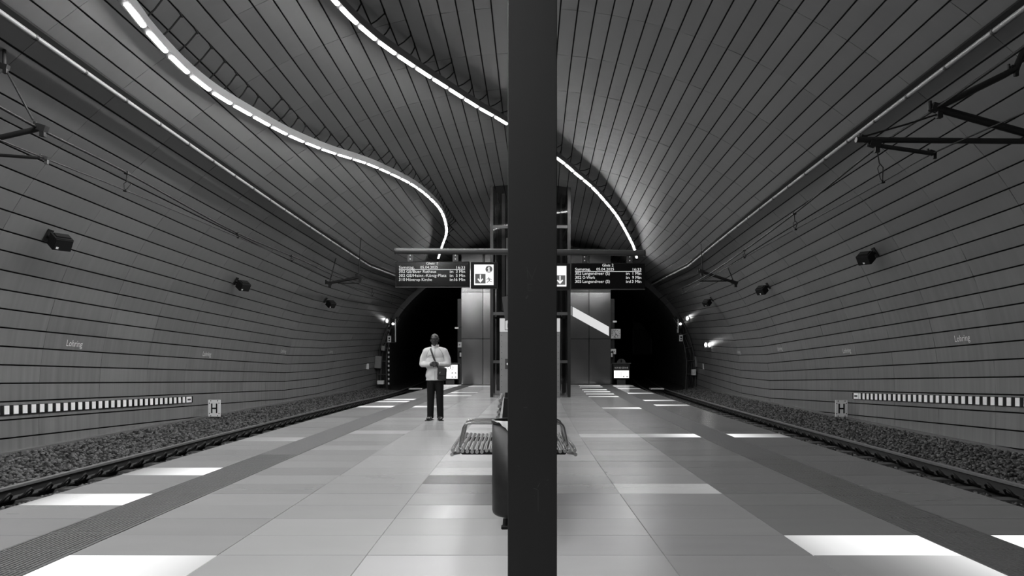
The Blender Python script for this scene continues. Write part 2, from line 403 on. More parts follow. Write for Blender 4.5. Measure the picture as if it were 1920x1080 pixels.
for sg, nm in ((-1, 'left'), (1, 'right')):
    mb = MB(); V = []; F = []; xs = 14; yy = [-8+.8*i for i in range(54)]+[38, 44, 52, 62, 75]
    for Y in yy:
        xr = interp(RAILX[sg], Y); wall = cx(min(Y, 34))+sg*(7.95 if Y < 34.3 else 12)
        for i in range(xs+1):
            x = cp(min(Y, PE))+sg*4.25+(wall-cp(min(Y, PE))-sg*4.25)*i/xs
            V.append((x, Y, bed_z(sg, x, Y)-.012+RND.uniform(-.015, .015)))
    for a in range(len(yy)-1):
        for i in range(xs):
            q = a*(xs+1)+i; f = (q, q+1, q+xs+2, q+xs+1); F.append(f if sg > 0 else f[::-1])
    mb.add(V, F); bed = tag(mb.build('ballast_bed', 'gravel', None), f'dark gravel bed of the {nm} track below the platform edge', 'gravel', None, 'stuff')
    # loose stones
    cnt = 28000; ico = [(0, 0, 1), (.9, 0, .45), (.28, .85, .45), (-.72, .53, .45), (-.72, -.53, .45), (.28, -.85, .45), (.72, .53, -.45), (-.28, .85, -.45), (-.9, 0, -.45), (-.28, -.85, -.45), (.72, -.53, -.45), (0, 0, -1)]
    fi = [(0, 1, 2), (0, 2, 3), (0, 3, 4), (0, 4, 5), (0, 5, 1), (1, 6, 2), (2, 7, 3), (3, 8, 4), (4, 9, 5), (5, 10, 1), (6, 7, 2), (7, 8, 3), (8, 9, 4), (9, 10, 5), (10, 6, 1)]
    ico = np.array(ico[:11]); fi = np.array(fi)
    u = nr.rand(cnt); Yv = 5.2+(33.5-5.2)*u**1.35; out = nr.rand(cnt) < .72
    pos = np.zeros((cnt, 3)); size = nr.uniform(.012, .031, cnt)
    for i in range(cnt):
        Y = Yv[i]; xr = abs(interp(RAILX[sg], Y)); w = 7.88+sg*cx(Y)
        ax = xr+.10+(w-xr-.10)*nr.rand() if out[i] else xr-.95+.82*nr.rand()
        x = sg*ax; pos[i] = (x, Y, bed_z(sg, x, Y)+size[i]*.25+(nr.rand()*.02))
    jit = 1+.35*(nr.rand(cnt, 11, 1)-.5); ang = nr.rand(cnt)*6.28; ca, sa = np.cos(ang), np.sin(ang)
    P = ico[None]*jit*size[:, None, None]*np.array([1.2, .9, .75])[None, None]
    X = P[..., 0]*ca[:, None]-P[..., 1]*sa[:, None]; Yq = P[..., 0]*sa[:, None]+P[..., 1]*ca[:, None]
    P = np.stack([X, Yq, P[..., 2]], -1)+pos[:, None]; FF = (fi[None]+11*np.arange(cnt)[:, None, None]).reshape(-1, 3)
    me = bpy.data.meshes.new('ballast_stone'); me.vertices.add(cnt*11); me.vertices.foreach_set('co', P.reshape(-1))
    nf = len(FF); me.loops.add(nf*3); me.loops.foreach_set('vertex_index', FF.reshape(-1).astype(np.int32)); me.polygons.add(nf)
    me.polygons.foreach_set('loop_start', np.arange(0, nf*3, 3, dtype=np.int32)); me.update(calc_edges=True); me.validate(); me.materials.append(M['stone'])
    so = bpy.data.objects.new('ballast_stone', me); C.objects.link(so); tag(so, f'loose ballast stones along the {nm} track', 'gravel', None, 'stuff')
    # rails, sleepers, clips
    tr = empty('railway_track', (interp(RAILX[sg], 5)-sg*.5, 5, RT-.16), f'{nm} railway track with worn shiny rail head running beside the platform', 'track')
    prof = [(-.065, -.16), (.065, -.16), (.065, -.148), (.012, -.125), (.012, -.045), (.034, -.035), (.034, -.004), (.026, 0), (-.026, 0), (-.034, -.004), (-.034, -.035), (-.012, -.045), (-.012, -.125), (-.065, -.148)]
    for inner in (0, 1):
        mb = MB(); V = []; F = []; np_ = len(prof); seg = RAILX[sg]
        for (Y, x) in seg:
            for (a, z) in prof: V.append((x-sg*1.0*inner+a, Y, RT+z))
        for i in range(len(seg)-1):
            for k in range(np_): F.append((i*np_+k, i*np_+(k+1) % np_, (i+1)*np_+(k+1) % np_, (i+1)*np_+k))
        mb.add(V, F); ro = mb.build('rail', 'rail_side', tr); ro.data.materials.append(M['rail'])
        ro.data.polygons.foreach_set('material_index', [1 if (i % np_) in (5, 6, 7, 8, 9) else 0 for i in range(len(F))])
    Y = 3.5; first = None; k = 0
    while Y < 30.8:
        x = interp(RAILX[sg], Y)
        if first is None:
            mb = MB(); mb.hexa([(x-sg*.5-1., Y-.14, -.62), (x-sg*.5+1., Y-.14, -.62), (x-sg*.5+1., Y+.14, -.62), (x-sg*.5-1., Y+.14, -.62), (x-sg*.5-1., Y-.1, -.455), (x-sg*.5+1., Y-.1, -.455), (x-sg*.5+1., Y+.1, -.455), (x-sg*.5-1., Y+.1, -.455)])
            sl = mb.build('sleeper', 'sleeper', tr); first = (x, Y)
            cm = MB(); q = -sg
            pts = [(x+q*.06, Y-.05, -.43), (x+q*.12, Y-.065, -.41), (x+q*.16, Y-.05, -.36), (x+q*.17, Y, -.33), (x+q*.16, Y+.05, -.36), (x+q*.12, Y+.065, -.41), (x+q*.06, Y+.05, -.43)]
            cm.path(pts, .017, 6); cl = cm.build('rail_clip', 'iron', tr)
        else:
            for src in ((sl, cl) if k % 2 == 0 else (cl,)):
                d = src.copy(); C.objects.link(d); d.parent = tr; d.location = (x-first[0], Y-first[1], 0)
        Y += .345; k += 1

# ------------------------------------------------------------------ the two light lines
LINE1 = [(-3.3, -6, 5.7), (-3.8, -2, 5.7), (-4.2, 2, 5.68), (-4.55, 6, 5.6), (-4.64, 8.16, 5.54), (-4.7, 8.84, 5.49), (-4.72, 9.74, 5.44), (-4.66, 10.66, 5.43), (-4.49, 11.86, 5.49), (-4.26, 13.14, 5.57), (-3.91, 14.5, 5.7), (-3.39, 16.06, 5.88), (-2.91, 17.76, 6.0), (-2.65, 18.88, 6.05), (-2.44, 20.18, 6.07), (-2.28, 21.66, 6.05), (-2.27, 23.24, 5.98), (-2.41, 25.04, 5.92), (-2.73, 26.88, 5.83), (-3.1, 28.94, 5.68), (-3.27, 29.9, 5.6)]
LINE2 = [(-2.1, -6, 6.5), (-2.4, -2, 6.5), (-2.7, 2, 6.46), (-2.85, 6, 6.4), (-2.7, 8.6, 6.4), (-2.56, 9.86, 6.44), (-2.27, 11.04, 6.49), (-1.81, 12.22, 6.55), (-1.31, 13.38, 6.62), (-.69, 14.64, 6.66), (-.1, 15.64, 6.66), (1.21, 17.96, 6.56), (1.78, 19.02, 6.46), (2.34, 19.98, 6.33), (2.88, 21.1, 6.17), (3.38, 22.2, 6.0), (3.85, 23.46, 5.81), (4.34, 25.0, 5.66), (4.65, 26.08, 5.59), (5.22, 28.44, 5.45)]
def light_line(pts, label, shade_skirt):
    pts = [(x, y, z+.048-.00625*y) for x, y, z in pts]
    at, n = spline(pts); dense = [at(n*i/1500) for i in range(1501)]; acc = [0.]
    for a, b in zip(dense, dense[1:]): acc.append(acc[-1]+(b-a).length)
    def al(d):
        i = int(np.searchsorted(acc, d)); i = min(max(i, 1), 1500); f = (d-acc[i-1])/max(1e-9, acc[i]-acc[i-1]); return dense[i-1].lerp(dense[i], f)
    Lt = acc[-1]; root = empty('light_line', al(Lt*.5), label, 'light')
    d = .0; step = .618
    while d+step < Lt:
        p, q = al(d+.075), al(d+step-.075); u_ = (q-p).normalized(); mb = MB(); mb.path([p-u_*.012, p, q, q+u_*.012], [.03, .042, .042, .03], 8); mb.build('tube', 'tube', root); d += step
    mb = MB(); m_ = int(Lt/.25); V = []; F = []
    prof = [(-.058, -shade_skirt), (.054, -.010), (.05, .12), (-.05, .12)]  # skirt: deeper left lip, added to keep light off the ceiling beyond
    for i in range(m_+1):
        p = al(Lt*i/m_); t = (al(min(Lt, Lt*i/m_+.05))-al(max(0, Lt*i/m_-.05))).normalized(); sd = t.cross(ZA).normalized(); up = sd.cross(t)
        for a, z in prof: V.append(p+sd*a+up*z)
    for i in range(m_):
        for k in range(4): F.append((i*4+k, i*4+(k+1) % 4, (i+1)*4+(k+1) % 4, (i+1)*4+k))
    F += [(0, 1, 2, 3), (m_*4+3, m_*4+2, m_*4+1, m_*4)]
    mb.add(V, F); co = mb.build('channel', 'pipe', root); co.data.materials.append(M['black']); co.data.polygons.foreach_set('material_index', [1 if (i % 4 == 0 and i < m_*4) else 0 for i in range(len(F))])
    d = .3
    while d < Lt:
        p = al(d)
        if p.y > 5:
            s = roof_s(p.x, p.y); s1 = (math.floor(s/PITCH)+1)*PITCH
            if s1-s < .06: s1 += PITCH
            top = p+Vector((0, 0, .12)); far = shell(s1, p.y, .05); mid = top.lerp(far, .5)+Vector((0, 0, -.02))
            mb = MB(); mb.path([top, mid, far], .012, 5); mb.cyl(shell(s1, p.y, -.02), shell(s1, p.y, .075), .016, n=6)
            mb.build('hanger', 'iron', root)
        d += .44
    return root
light_line(LINE1, 'left snaking line of tube lights, bending down behind the left departure board', .026)
light_line(LINE2, 'line of tube lights crossing behind the front pillar to above the right departure board', .010)

# ------------------------------------------------------------------ pale conduits along both walls
for sg, s0, nm in ((-1, 5.16, 'left'), (1, 17.52, 'right')):
    root = empty('cable_conduit', shell(s0, 14, .15), f'pale cable conduit clipped along the {nm} side of the vault', 'conduit')
    yy = [-6+.5*i for i in range(79)]
    MB().path([shell(s0-sg*0, Y, .13) for Y in yy], .033, 8).build('pipe', 'pipe', root)
    mb = MB()
    for a, b in zip(yy, yy[1:]):
        e0, e1 = (s0+.0, s0+.09) if sg < 0 else (s0-.09, s0)
        mb.hexa([shell(e0, a, .0), shell(e0, b, .0), shell(e1, b, .0), shell(e1, a, .0), shell(e0, a, .09), shell(e0, b, .09), shell(e1, b, .09), shell(e1, a, .09)])
    mb.build('tray', 'black', root)
    Y = 6.2
    while Y < 32.5:
        mb = MB(); p = shell(s0, Y, .13); mb.cyl(p-Vector((0, .02, 0)), p+Vector((0, .02, 0)), .038, n=8); mb.cyl(shell(s0, Y, 0), p, .02, n=6); mb.build('clip', 'midsteel', root); Y += .9

# ------------------------------------------------------------------ steel pillar in front
pl = empty('steel_pillar', (.09, 3.1, 0), 'dark painted H-section steel pillar standing in the foreground centre', 'pillar')
zt = 7.4
mb = MB(); mb.box((.0895, 3.008, zt/2), (.2165, .016, zt), bev=.003); mb.build('front_flange', 'pillar', pl)
mb = MB(); mb.box((.0895, 3.208, zt/2), (.2165, .016, zt), bev=.003); mb.build('rear_flange', 'pillar', pl)
mb = MB(); mb.box((.0895, 3.108, zt/2), (.0095, .186, zt)); mb.build('web', 'pillar', pl)
mb = MB(); mb.box((.0895, 3.108, .012), (.34, .34, .024), bev=.004)
for a in (-.13, .13):
    for b in (-.13, .13): mb.cyl((.0895+a, 3.108+b, .02), (.0895+a, 3.108+b, .05), .014, n=6)
mb.build('base_plate', 'pillar', pl)
mb = MB()
def scr(u, v, w, h, rot=0.):
    mb.box(((u-960)/1280*3, 2.9996, 1.275+(669-v)/1280*3), (w*3/1280, .0006, h*3/1280), (0, rot, 0))
for a in ((989, 512, 1, 22, -.1), (1001, 512, 1, 26, .35), (994, 515, 1, 18, -.5), (990, 538, 1, 12, 0), (994, 533, 9, 1, 0), (994, 540, 8, 1, 0), (994, 545, 10, 1, 0), (988, 557, 3, 7, .6), (1009, 939, 1.2, 40, 0), (1004, 917, 8, 1.5, .3), (1010, 910, 1, 9, .5), (1027, 900, 4, 2, -.3), (1024, 908, 2, 1, 0), (972, 874, 5, 1, .4), (1002, 930, 1.5, 1.5, 0), (985, 764, 7, 2, 0)): scr(*a)
mb.build('scratch_marks', 'scuff', pl)

# ------------------------------------------------------------------ bench
bn = empty('steel_bench', (.02, 6.4, 0), 'back-to-back stainless steel tube bench behind the litter bin', 'bench')
bx, ya, yb = .015, 5.87, 7.15
for sg in (-1, 1):
    for k in range(9):
        x = bx+sg*(.524-.0415*k); z = .482-.003*min(k, 4)+(.012 if k >= 7 else 0); mb = MB()
        mb.path([(x, ya, z-.012), (x, ya+.1, z), (x, yb-.1, z), (x, yb, z-.012)], .0165, 10); o = mb.build('seat_slat', 'steel', bn)
        e = MB(); e.cyl((x, ya-.004, z-.012), (x, ya+.002, z-.012), .016, n=10); e.build('end_cap', 'tubeend', o)
    x = bx+sg*.532; mb = MB(); mb.path([(x, ya, .434), (x-sg*.01, ya+.06, .436), (x-sg*.06, ya+.1, .44)], .0155, 10); mb.build('end_stub', 'tubeend', bn)
    for k in range(4):
        x = bx+sg*(.142-.008*k); z = .741+.049*k; mb = MB(); mb.path([(x, 6.0, z), (x, yb-.1, z)], .0165, 10); o = mb.build('back_slat', 'steel', bn)
        e = MB(); e.cyl((x, 5.996, z), (x, 6.002, z), .016, n=10); e.build('end_cap', 'tubeend', o)
    for Y in (6.05, 6.38):
        pts = [(bx+sg*.478, Y, .47), (bx+sg*.452, Y, .6), (bx+sg*.443, Y, .645), (bx+sg*.428, Y, .672), (bx+sg*.40, Y, .686), (bx+sg*.36, Y, .69), (bx+sg*.13, Y, .69)]
        MB().path(pts, .0138, 10).build('armrest', 'steel', bn)
for Y in (6.0, 6.95):
    mb = MB(); mb.prism([(-.49, .462), (-.45, .42), (.45, .42), (.49, .462)], (bx, Y, 0), XA, ZA, .03); mb.build('cross_bracket', 'darksteel', bn)
    mb = MB(); mb.prism([(-.13, .45), (-.085, .91), (.085, .91), (.13, .45)], (bx, Y+.05, 0), XA, ZA, .02); mb.build('back_plate', 'darksteel', bn)
for Y in (6.05, 6.8):
    mb = MB(); mb.box((bx, Y, .215), (.08, .08, .43), bev=.004); mb.box((bx, Y, .008), (.22, .16, .016)); mb.build('leg', 'darksteel', bn)

# ------------------------------------------------------------------ litter bin
lb = empty('litter_bin', (.03, 5.22, 0), 'dark metal litter bin with pale liner bag behind the front pillar', 'bin')
c = (.03, 5.25, 0)
mb = MB(); mb.lathe(c, [(.0, .07), (.165, .07), (.178, .082), (.183, .10), (.183, .76), (.172, .76), (.165, .12), (0, .11)], 32); mb.build('body', 'bin', lb)
mb = MB(); mb.lathe(c, [(.184, .768), (.19, .773), (.19, .79), (.168, .79), (.166, .768), (.184, .768)], 32); mb.build('rim', 'darksteel', lb)
mb = MB()
for k in range(26):
    a0 = -2.5+k*.075; a1 = a0+.075; f = lambda a: .045+.018*math.sin(a*9)+.01*math.sin(a*23)
    P = [(c[0]+r*math.cos(a), c[1]+r*math.sin(a), z) for (a, r, z) in ((a0, .17, .793), (a1, .17, .793), (a1, .199+.008*math.sin(a1*17), .796), (a0, .199+.008*math.sin(a0*17), .796))]
    w0, w1 = max(0, f(a0)*min(1, k/8)), max(0, f(a1)*min(1, (k+1)/8))
    Q = [(c[0]+.2*math.cos(a), c[1]+.2*math.sin(a), .793-w) for a, w in ((a0, w0), (a1, w1))]
    mb.add(P+Q, [(0, 1, 2, 3), (3, 2, 5, 4)], True)
mb.build('liner_bag', 'paper', lb)
mb = MB(); mb.cyl((.03, 5.22, .02), (.03, 5.22, .075), .03, n=12); mb.cyl((-.05, 5.07, .0), (-.05, 5.07, .075), .012, n=8); mb.box((-.055, 5.06, .012), (.05, .05, .024), bev=.004); mb.box((.03, 5.22, .01), (.2, .2, .02), bev=.004)
mb.build('foot', 'black', lb)

# ------------------------------------------------------------------ departure boards and their beam
YS = 12.8; K = YS/1280
def wx(u, Y=YS): return (u-960)/1280*Y
def wz(v, Y=YS): return 1.275+(669-v)/1280*Y
post = empty('sign_post', (wx(975), YS+.25, 0), 'dark steel post carrying the sign beam behind the front pillar', 'post')
mb = MB(); mb.box((wx(976), YS+.3, wz(443)/2), (.20, .2, wz(443)), bev=.006); mb.build('shaft', 'darksteel', post)
mb = MB(); mb.box((wx(976), YS+.18, (wz(443)+wz(560))/2), (.545, .03, wz(443)-wz(560)), bev=.005); mb.build('mounting_plate', 'midsteel', post)
mb = MB(); mb.path([(wx(740), YS+.05, wz(470)), (wx(975), YS+.05, wz(471.5)), (wx(1210), YS+.05, wz(474))], .056, 16); mb.build('beam', 'midsteel', post)
mb = MB()
for u, v in ((740.5, 470), (1209.5, 474)): mb.cyl((wx(u)-.01, YS+.05, wz(v)), (wx(u)+.01, YS+.05, wz(v)), .062, n=16)
mb.build('beam_cap', 'darksteel', post)
def board(u0, u1, v0, v1, brs, lines, gleis, label):
    t = empty('departure_board', (wx((u0+u1)/2), YS, wz(v1)), label, 'display')
    x0, x1, z0, z1 = wx(u0), wx(u1), wz(v1), wz(v0); xm = (x0+x1)/2
    mb = MB(); mb.box((xm, YS+.11, (z0+z1)/2), (x1-x0, .2, z1-z0), bev=.008); mb.build('housing', 'black', t)
    mb = MB(); mb.box((xm, YS+.008, (z0+z1)/2), (x1-x0-.03, .01, z1-z0-.03)); s = mb.build('screen', 'blackgloss', t)
    mb = MB(); mb.box((xm, YS+.02, z0-.006), (x1-x0, .03, .012)); mb.build('bottom_trim', 'midsteel', t)
    for b in brs:
        mb = MB(); mb.box((wx(b), YS+.06, (z1+wz(471))/2), (.11, .02, wz(471)-z1), bev=.003)
        br = mb.build('bracket', 'midsteel', t)
        mb = MB()
        for dz in (-.03, .04): mb.cyl((wx(b), YS+.05, z1+.08+dz), (wx(b), YS+.035, z1+.08+dz), .012, n=8)
        mb.build('bolt', 'white', br)
    mb = MB(); yy = YS-.001
    for (body, u, v, h, w, al) in lines: text(mb, body, (wx(u), yy, wz(v)), XA, ZA, h*K, w*K if w else None, al)
    ul = gleis; mb.box(((wx(ul[0])+wx(ul[1]))/2, yy, wz(ul[2])), (wx(ul[1])-wx(ul[0]), .002, .009))
    mb.build('lettering', 'led', s); return t
def rows(dx, dy, gl, entries):
    a = [(gl, 809.5+dx, 496.2+dy, 5.2, 21, 'c'), ('Samstag,', 748+dx, 503.6+dy, 5.2, 29, 'l'), ('05.04.2025', 788+dx, 503.6+dy, 5.2, 33, 'l'), ('16:33', 872+dx, 504+dy, 5.2, 16, 'r')]
    for i, (num, dest, w, mn, mw) in enumerate(entries):
        v = 511.6+dy+7.55*i
        a += [(num, 748+dx, v, 5.4, 11.5, 'l'), (dest, 762+dx, v, 5.4, w, 'l'), ('in', 843.5+dx, v, 5.2, 6.4, 'l'), (mn, 872+dx, v, 5.2, mw, 'r')]
    return a
board(741, 880, 490, 537.5, (768.5, 853.5), rows(0, 0, 'Gleis 1', [('302', 'GE/Buer Rathaus', 56, '3 Min', 17), ('302', 'GE/Heinr.-König-Platz', 75, '5 Min', 17), ('310', 'Höntrop Kirche', 48, '16 Min', 20.5)]),
      (748, 872, 505.4), 'black LED departure board left of the pillar reading Gleis 1')
board(1071, 1209.5, 493, 541.5, (1096.5, 1181.5), rows(330.3, 3.6, 'Gleis 2', [('302', 'Langendreer (S)', 51, '1 Min', 16), ('302', 'O-Werk', 23.5, '9 Min', 17), ('305', 'Langendreer (S)', 51, '13 Min', 20.5)]),
      (1078.3, 1202.3, 509), 'black LED departure board right of the pillar reading Gleis 2')
def man(mb, ox, oz, s, y):  # running figure
    P = lambda pts: mb.prism([(ox+a*s, oz+b*s) for a, b in pts], (0, y, 0), XA, ZA, .001)
    mb.cyl((ox+.42*s, y, oz+.93*s), (ox+.42*s, y-.001, oz+.93*s), .085*s, n=12)
    P([(.38, .82), (.56, .74), (.62, .42), (.48, .38), (.36, .62)][::-1])
    P([(.40, .82), (.12, .70), (.0, .52), (.07, .49), (.18, .64), (.42, .72)][::-1]); P([(.52, .8), (.72, .56), (.95, .62), (.94, .69), (.74, .66), (.6, .8)][::-1])
    P([(.48, .42), (.28, .26), (.06, .04), (.14, .0), (.38, .2), (.58, .36)][::-1]); P([(.52, .42), (.74, .24), (.98, .2), (1.0, .12), (.72, .14), (.56, .3)][::-1])
def info_sign(u0, u1, v0, v1, label, flip=False):
    t = empty('exit_sign', (wx((u0+u1)/2), YS, wz(v1)), label, 'sign'); x0, x1, z0, z1 = wx(u0), wx(u1), wz(v1), wz(v0); xm = (x0+x1)/2
    mb = MB(); mb.box((xm, YS+.1, (z0+z1)/2), (x1-x0, .18, z1-z0), bev=.008); mb.build('housing', 'black', t)
    mb = MB(); mb.box((xm, YS+.1, z1+(wz(471)-z1)/2), (.03, .02, wz(471)-z1+.02)); mb.build('hanger_strap', 'darksteel', t)
    a0, a1, b0, b1 = x0+.065, x1-.07, z0+.055, z1-.05
    mb = MB(); mb.box(((a0+a1)/2, YS+.004, (b0+b1)/2), (a1-a0, .012, b1-b0)); p = mb.build('panel', 'signlit', t)
    W, Hh = a1-a0, b1-b0; y = YS-.003
    mb = MB(); ax = a0+(.68 if flip else .32)*W; mb.box((ax, y, b0+.31*Hh), (.53*W, .002, .46*Hh))
    ic = (a0+(.24 if flip else .76)*W, b0+.775*Hh)
    mb.cyl((ic[0], y+.001, ic[1]), (ic[0], y-.001, ic[1]), .175*W, n=28)
    man(mb, a0+(.08 if flip else .63)*W, b0+.11*Hh, .29*W, y); mb.build('pictogram', 'signgrey', p)
    mb = MB(); az = b0+.31*Hh; y -= .003
    mb.prism([(a, b) for a, b in ((-.03*W, .2*Hh), (.03*W, .2*Hh), (.03*W, -.06*Hh), (.11*W, .02*Hh), (.15*W, -.03*Hh), (0, -.2*Hh), (-.15*W, -.03*Hh), (-.11*W, .02*Hh), (-.03*W, -.06*Hh))][::-1], (ax, y, az), XA, ZA, .001)
    mb.cyl((ic[0], y, ic[1]+.085*W), (ic[0], y-.001, ic[1]+.085*W), .035*W, n=12); mb.box((ic[0], y, ic[1]-.03*W), (.065*W, .001, .15*W)); mb.box((ic[0], y, ic[1]-.11*W), (.15*W, .001, .03*W)); mb.box((ic[0]-.03*W, y, ic[1]+.03*W), (.1*W, .001, .03*W))
    mb.build('arrow', 'signlit', p)
info_sign(882.5, 932.5, 491, 540, 'lit exit pictogram sign beside the Gleis 1 board')
info_sign(1018, 1069, 493.5, 542.5, 'lit exit pictogram sign beside the Gleis 2 board, half hidden by the pillar', True)
sp = empty('loudspeaker', (wx(945), YS, wz(590)), 'tilted grey loudspeaker on the sign post, left edge of the pillar', 'speaker')
mb = MB(); mb.prism([(-.06, .2), (.06, .22), (.1, -.22), (.0, -.24)], (wx(947), YS-.02, wz(577)), XA, ZA, -.16); mb.build('body', 'midsteel', sp)
mb = MB(); mb.box((wx(952), YS+.12, wz(556)), (.05, .12, .08)); mb.build('bracket', 'darksteel', sp)

# ------------------------------------------------------------------ lift shaft
YL = 21.5; lx0, lx1 = wx(919, YL), wx(1070, YL); lxm = (lx0+lx1)/2; zt = 6.95; yb = YL+2.4
lf = empty('glass_lift', (lxm, YL+1.2, 0), 'steel framed glass lift shaft rising through the vault behind the pillar', 'lift')
for x in (lx0+.05, lx1-.05):
    for y in (YL+.05, yb-.05): mb = MB(); mb.box((x, y, zt/2), (.10, .10, zt), bev=.006); mb.build('corner_post', 'darksteel', lf)
for z in (1.12, 2.635, 5.375, 6.83):
    mb = MB()
    mb.box((lxm, YL+.05, z), (lx1-lx0-.2, .08, .09)); mb.box((lxm, yb-.05, z), (lx1-lx0-.2, .08, .09))
    for x in (lx0+.05, lx1-.05): mb.box((x, YL+1.2, z), (.08, 2.2, .09))
    mb.build('cross_beam', 'midsteel', lf)
zz = [.06, 1.075, 1.165, 2.59, 2.68, 5.33, 5.42, 6.785]
for a, b in zip(zz[::2], zz[1::2]):
    for x0, x1 in ((lx0+.1, wx(937, YL)), (wx(1050, YL), lx1-.1)) if b < 2.7 else ((lx0+.1, lx1-.1),):
        mb = MB(); mb.box(((x0+x1)/2, YL+.03, (a+b)/2), (x1-x0, .014, b-a)); mb.build('glass_pane', 'glass', lf)
    for x in (lx0+.03, lx1-.03): mb = MB(); mb.box((x, YL+1.2, (a+b)/2), (.014, 2.2, b-a)); mb.build('glass_pane', 'glass', lf)
dx0, dx1 = wx(937, YL), wx(1050, YL)
for a, b in ((dx0, (dx0+dx1)/2-.004), ((dx0+dx1)/2+.004, dx1)):
    mb = MB(); mb.box(((a+b)/2, YL-.0, 1.06), (b-a, .05, 2.1), bev=.004); d = mb.build('door', 'lift_door', lf)
    mb = MB(); xx = a+.06 if a == dx0 else b-.06
    for k in range(11): mb.cyl((xx, YL-.024, .15+.18*k), (xx, YL-.03, .15+.18*k), .012, n=6)
    mb.build('rivet', 'iron', d)
mb = MB(); mb.box((dx0+.24, YL-.03, 1.05), (.14, .03, .32), bev=.004); cb = mb.build('call_panel', 'midsteel', lf)
mb = MB(); mb.cyl((dx0+.25, YL-.045, 1.05), (dx0+.25, YL-.055, 1.05), .035, n=12); mb.build('button', 'white', cb)
mb = MB(); mb.box(((dx0+dx1)/2, YL-.02, wz(609.5, YL)), (dx1-dx0, .06, 25*YL/1280), bev=.004); hp = mb.build('header_sign', 'signlit_soft', lf)
mb = MB()
for x in (dx0+.28, dx1-.28):
    zc = wz(609.5, YL)
    for q in ((-.11, 0, .015, .3), (.11, 0, .015, .3), (0, .15, .235, .015), (0, -.15, .235, .015)): mb.box((x+q[0], YL-.052, zc+q[1]), (q[2], .002, q[3]))
    mb.cyl((x, YL-.051, zc+.08), (x, YL-.053, zc+.08), .028, n=10); mb.box((x, YL-.052, zc-.02), (.07, .002, .13))
mb.build('lift_symbol', 'black', hp)
for x, w, m_ in ((wx(943, YL), .10, 'lift_door'), (wx(931, YL), .05, 'midsteel'), (wx(1056, YL), .06, 'midsteel'), (wx(1046, YL), .08, 'lift_door')):
    mb = MB(); mb.box((x, YL+1.0, 4.75), (w, .08, 3.9)); mb.build('guide_rail', m_, lf)
mb = MB(); mb.box((lxm, yb-.16, 3.4), (lx1-lx0-.3, .03, 6.6)); mb.build('rear_panel', 'darksteel', lf)

# ------------------------------------------------------------------ metal-clad stair block at the platform end
YB = 31.42; bx0, bx1 = wx(865, YB), wx(1145, YB); zb = 6.25
sb = empty('stair_block', ((bx0+bx1)/2, YB, 0), 'stair enclosure clad in wavy polished metal sheets at the platform end', 'enclosure')
mb = MB(); mb.box(((bx0+bx1)/2, YB+1.6, zb/2), (bx1-bx0-.04, 3.0, zb)); mb.build('core', 'black', sb)
xsx = [bx0, wx(905.5, YB), wx(950, YB), wx(1012, YB), wx(1058, YB), wx(1104, YB), bx1]
zrows = [(.02, 2.09), (2.11, 4.23), (4.25, zb)]
for ia, (a, b) in enumerate(zip(xsx, xsx[1:])):
    for (z0, z1) in zrows:
        lean = (lambda u: .022+.016*(u+(ia-4))/2) if (ia >= 4 and z0 > 2 and z0 < 3) else (lambda u: -.014)   # lean added to shift the tube reflections in the sheets

        mb = MB(); n = 10; V = []; F = []; ph = RND.uniform(0, 6)
        for i in range(n+1):
            for j in range(n+1):
                u, v = i/n, j/n; bul = (.009 if ia < 3 else .005)*math.sin(math.pi*u)*math.sin(math.pi*v)+.004*math.sin(5*v+ph)*math.sin(math.pi*u)
                V.append((a+.012+(b-a-.024)*u, YB-.06-bul+lean(u)*(z1-z0)*(v-.5), z0+(z1-z0)*v))
        F = [(i*(n+1)+j, (i+1)*(n+1)+j, (i+1)*(n+1)+j+1, i*(n+1)+j+1) for i in range(n) for j in range(n)]
        mb.add(V, F, True); mb.build('cladding_sheet', 'clad', sb)
for x in (bx0-.1, bx1+.15):
    mb = MB(); mb.box((x, YB+.9, 2.0), (.26, .5, 4.0), bev=.01); mb.build('side_pier', 'darksteel', sb)

# platform clock
YC = 32.05
ck = empty('platform_clock', (wx(1154, YC), YC-.1, wz(626, YC)), 'square white clock on the right edge of the stair block', 'clock')
cz = wz(626, YC); cxk = wx(1153.8, YC)
mb = MB(); mb.box((cxk, YC-.08, cz), (.45, .12, .45), bev=.01); mb.build('case', 'dull_white', ck)
for k in range(12):
    a = k*math.pi/6; mb = MB(); mb.box((cxk+.17*math.sin(a), YC-.142, cz+.17*math.cos(a)), (.022, .003, .05), (0, a, 0)); mb.build('hour_mark', 'black', ck)
mb = MB()
for a, l, w in ((math.radians(138), .13, .03), (math.radians(198), .19, .022)): mb.box((cxk+l/2*math.sin(a), YC-.146, cz+l/2*math.cos(a)), (w, .003, l), (0, a, 0))
a = math.radians(-28); mb.box((cxk+.08*math.sin(a), YC-.148, cz+.08*math.cos(a)), (.012, .003, .17), (0, a, 0))
mb.build('hands', 'black', ck)
# glowing band added across the right sheets, standing in for a tube reflection
t = empty('reflection_band', W_ := (wx(1106, YB), YB-.14, wz(600, YB)), 'bright sloping band standing in for a tube reflection on the cladding right of the lift', 'light')
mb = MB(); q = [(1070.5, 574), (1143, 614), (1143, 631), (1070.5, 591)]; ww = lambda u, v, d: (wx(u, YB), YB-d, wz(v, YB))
mb.hexa([ww(*q[3], .12), ww(*q[2], .12), ww(*q[2], .06), ww(*q[3], .06), ww(*q[0], .12), ww(*q[1], .12), ww(*q[1], .06), ww(*q[0], .06)]); mb.build('band_glow', 'reflection_lit', t)
mb = MB(); mb.box((wx(1072, YB), YB-.08, wz(583, YB)), (.05, .14, .46)); mb.build('band_end', 'midsteel', t); mb = MB(); mb.box((wx(1142, YB), YB-.08, wz(622, YB)), (.05, .14, .46)); mb.build('band_end', 'midsteel', t)
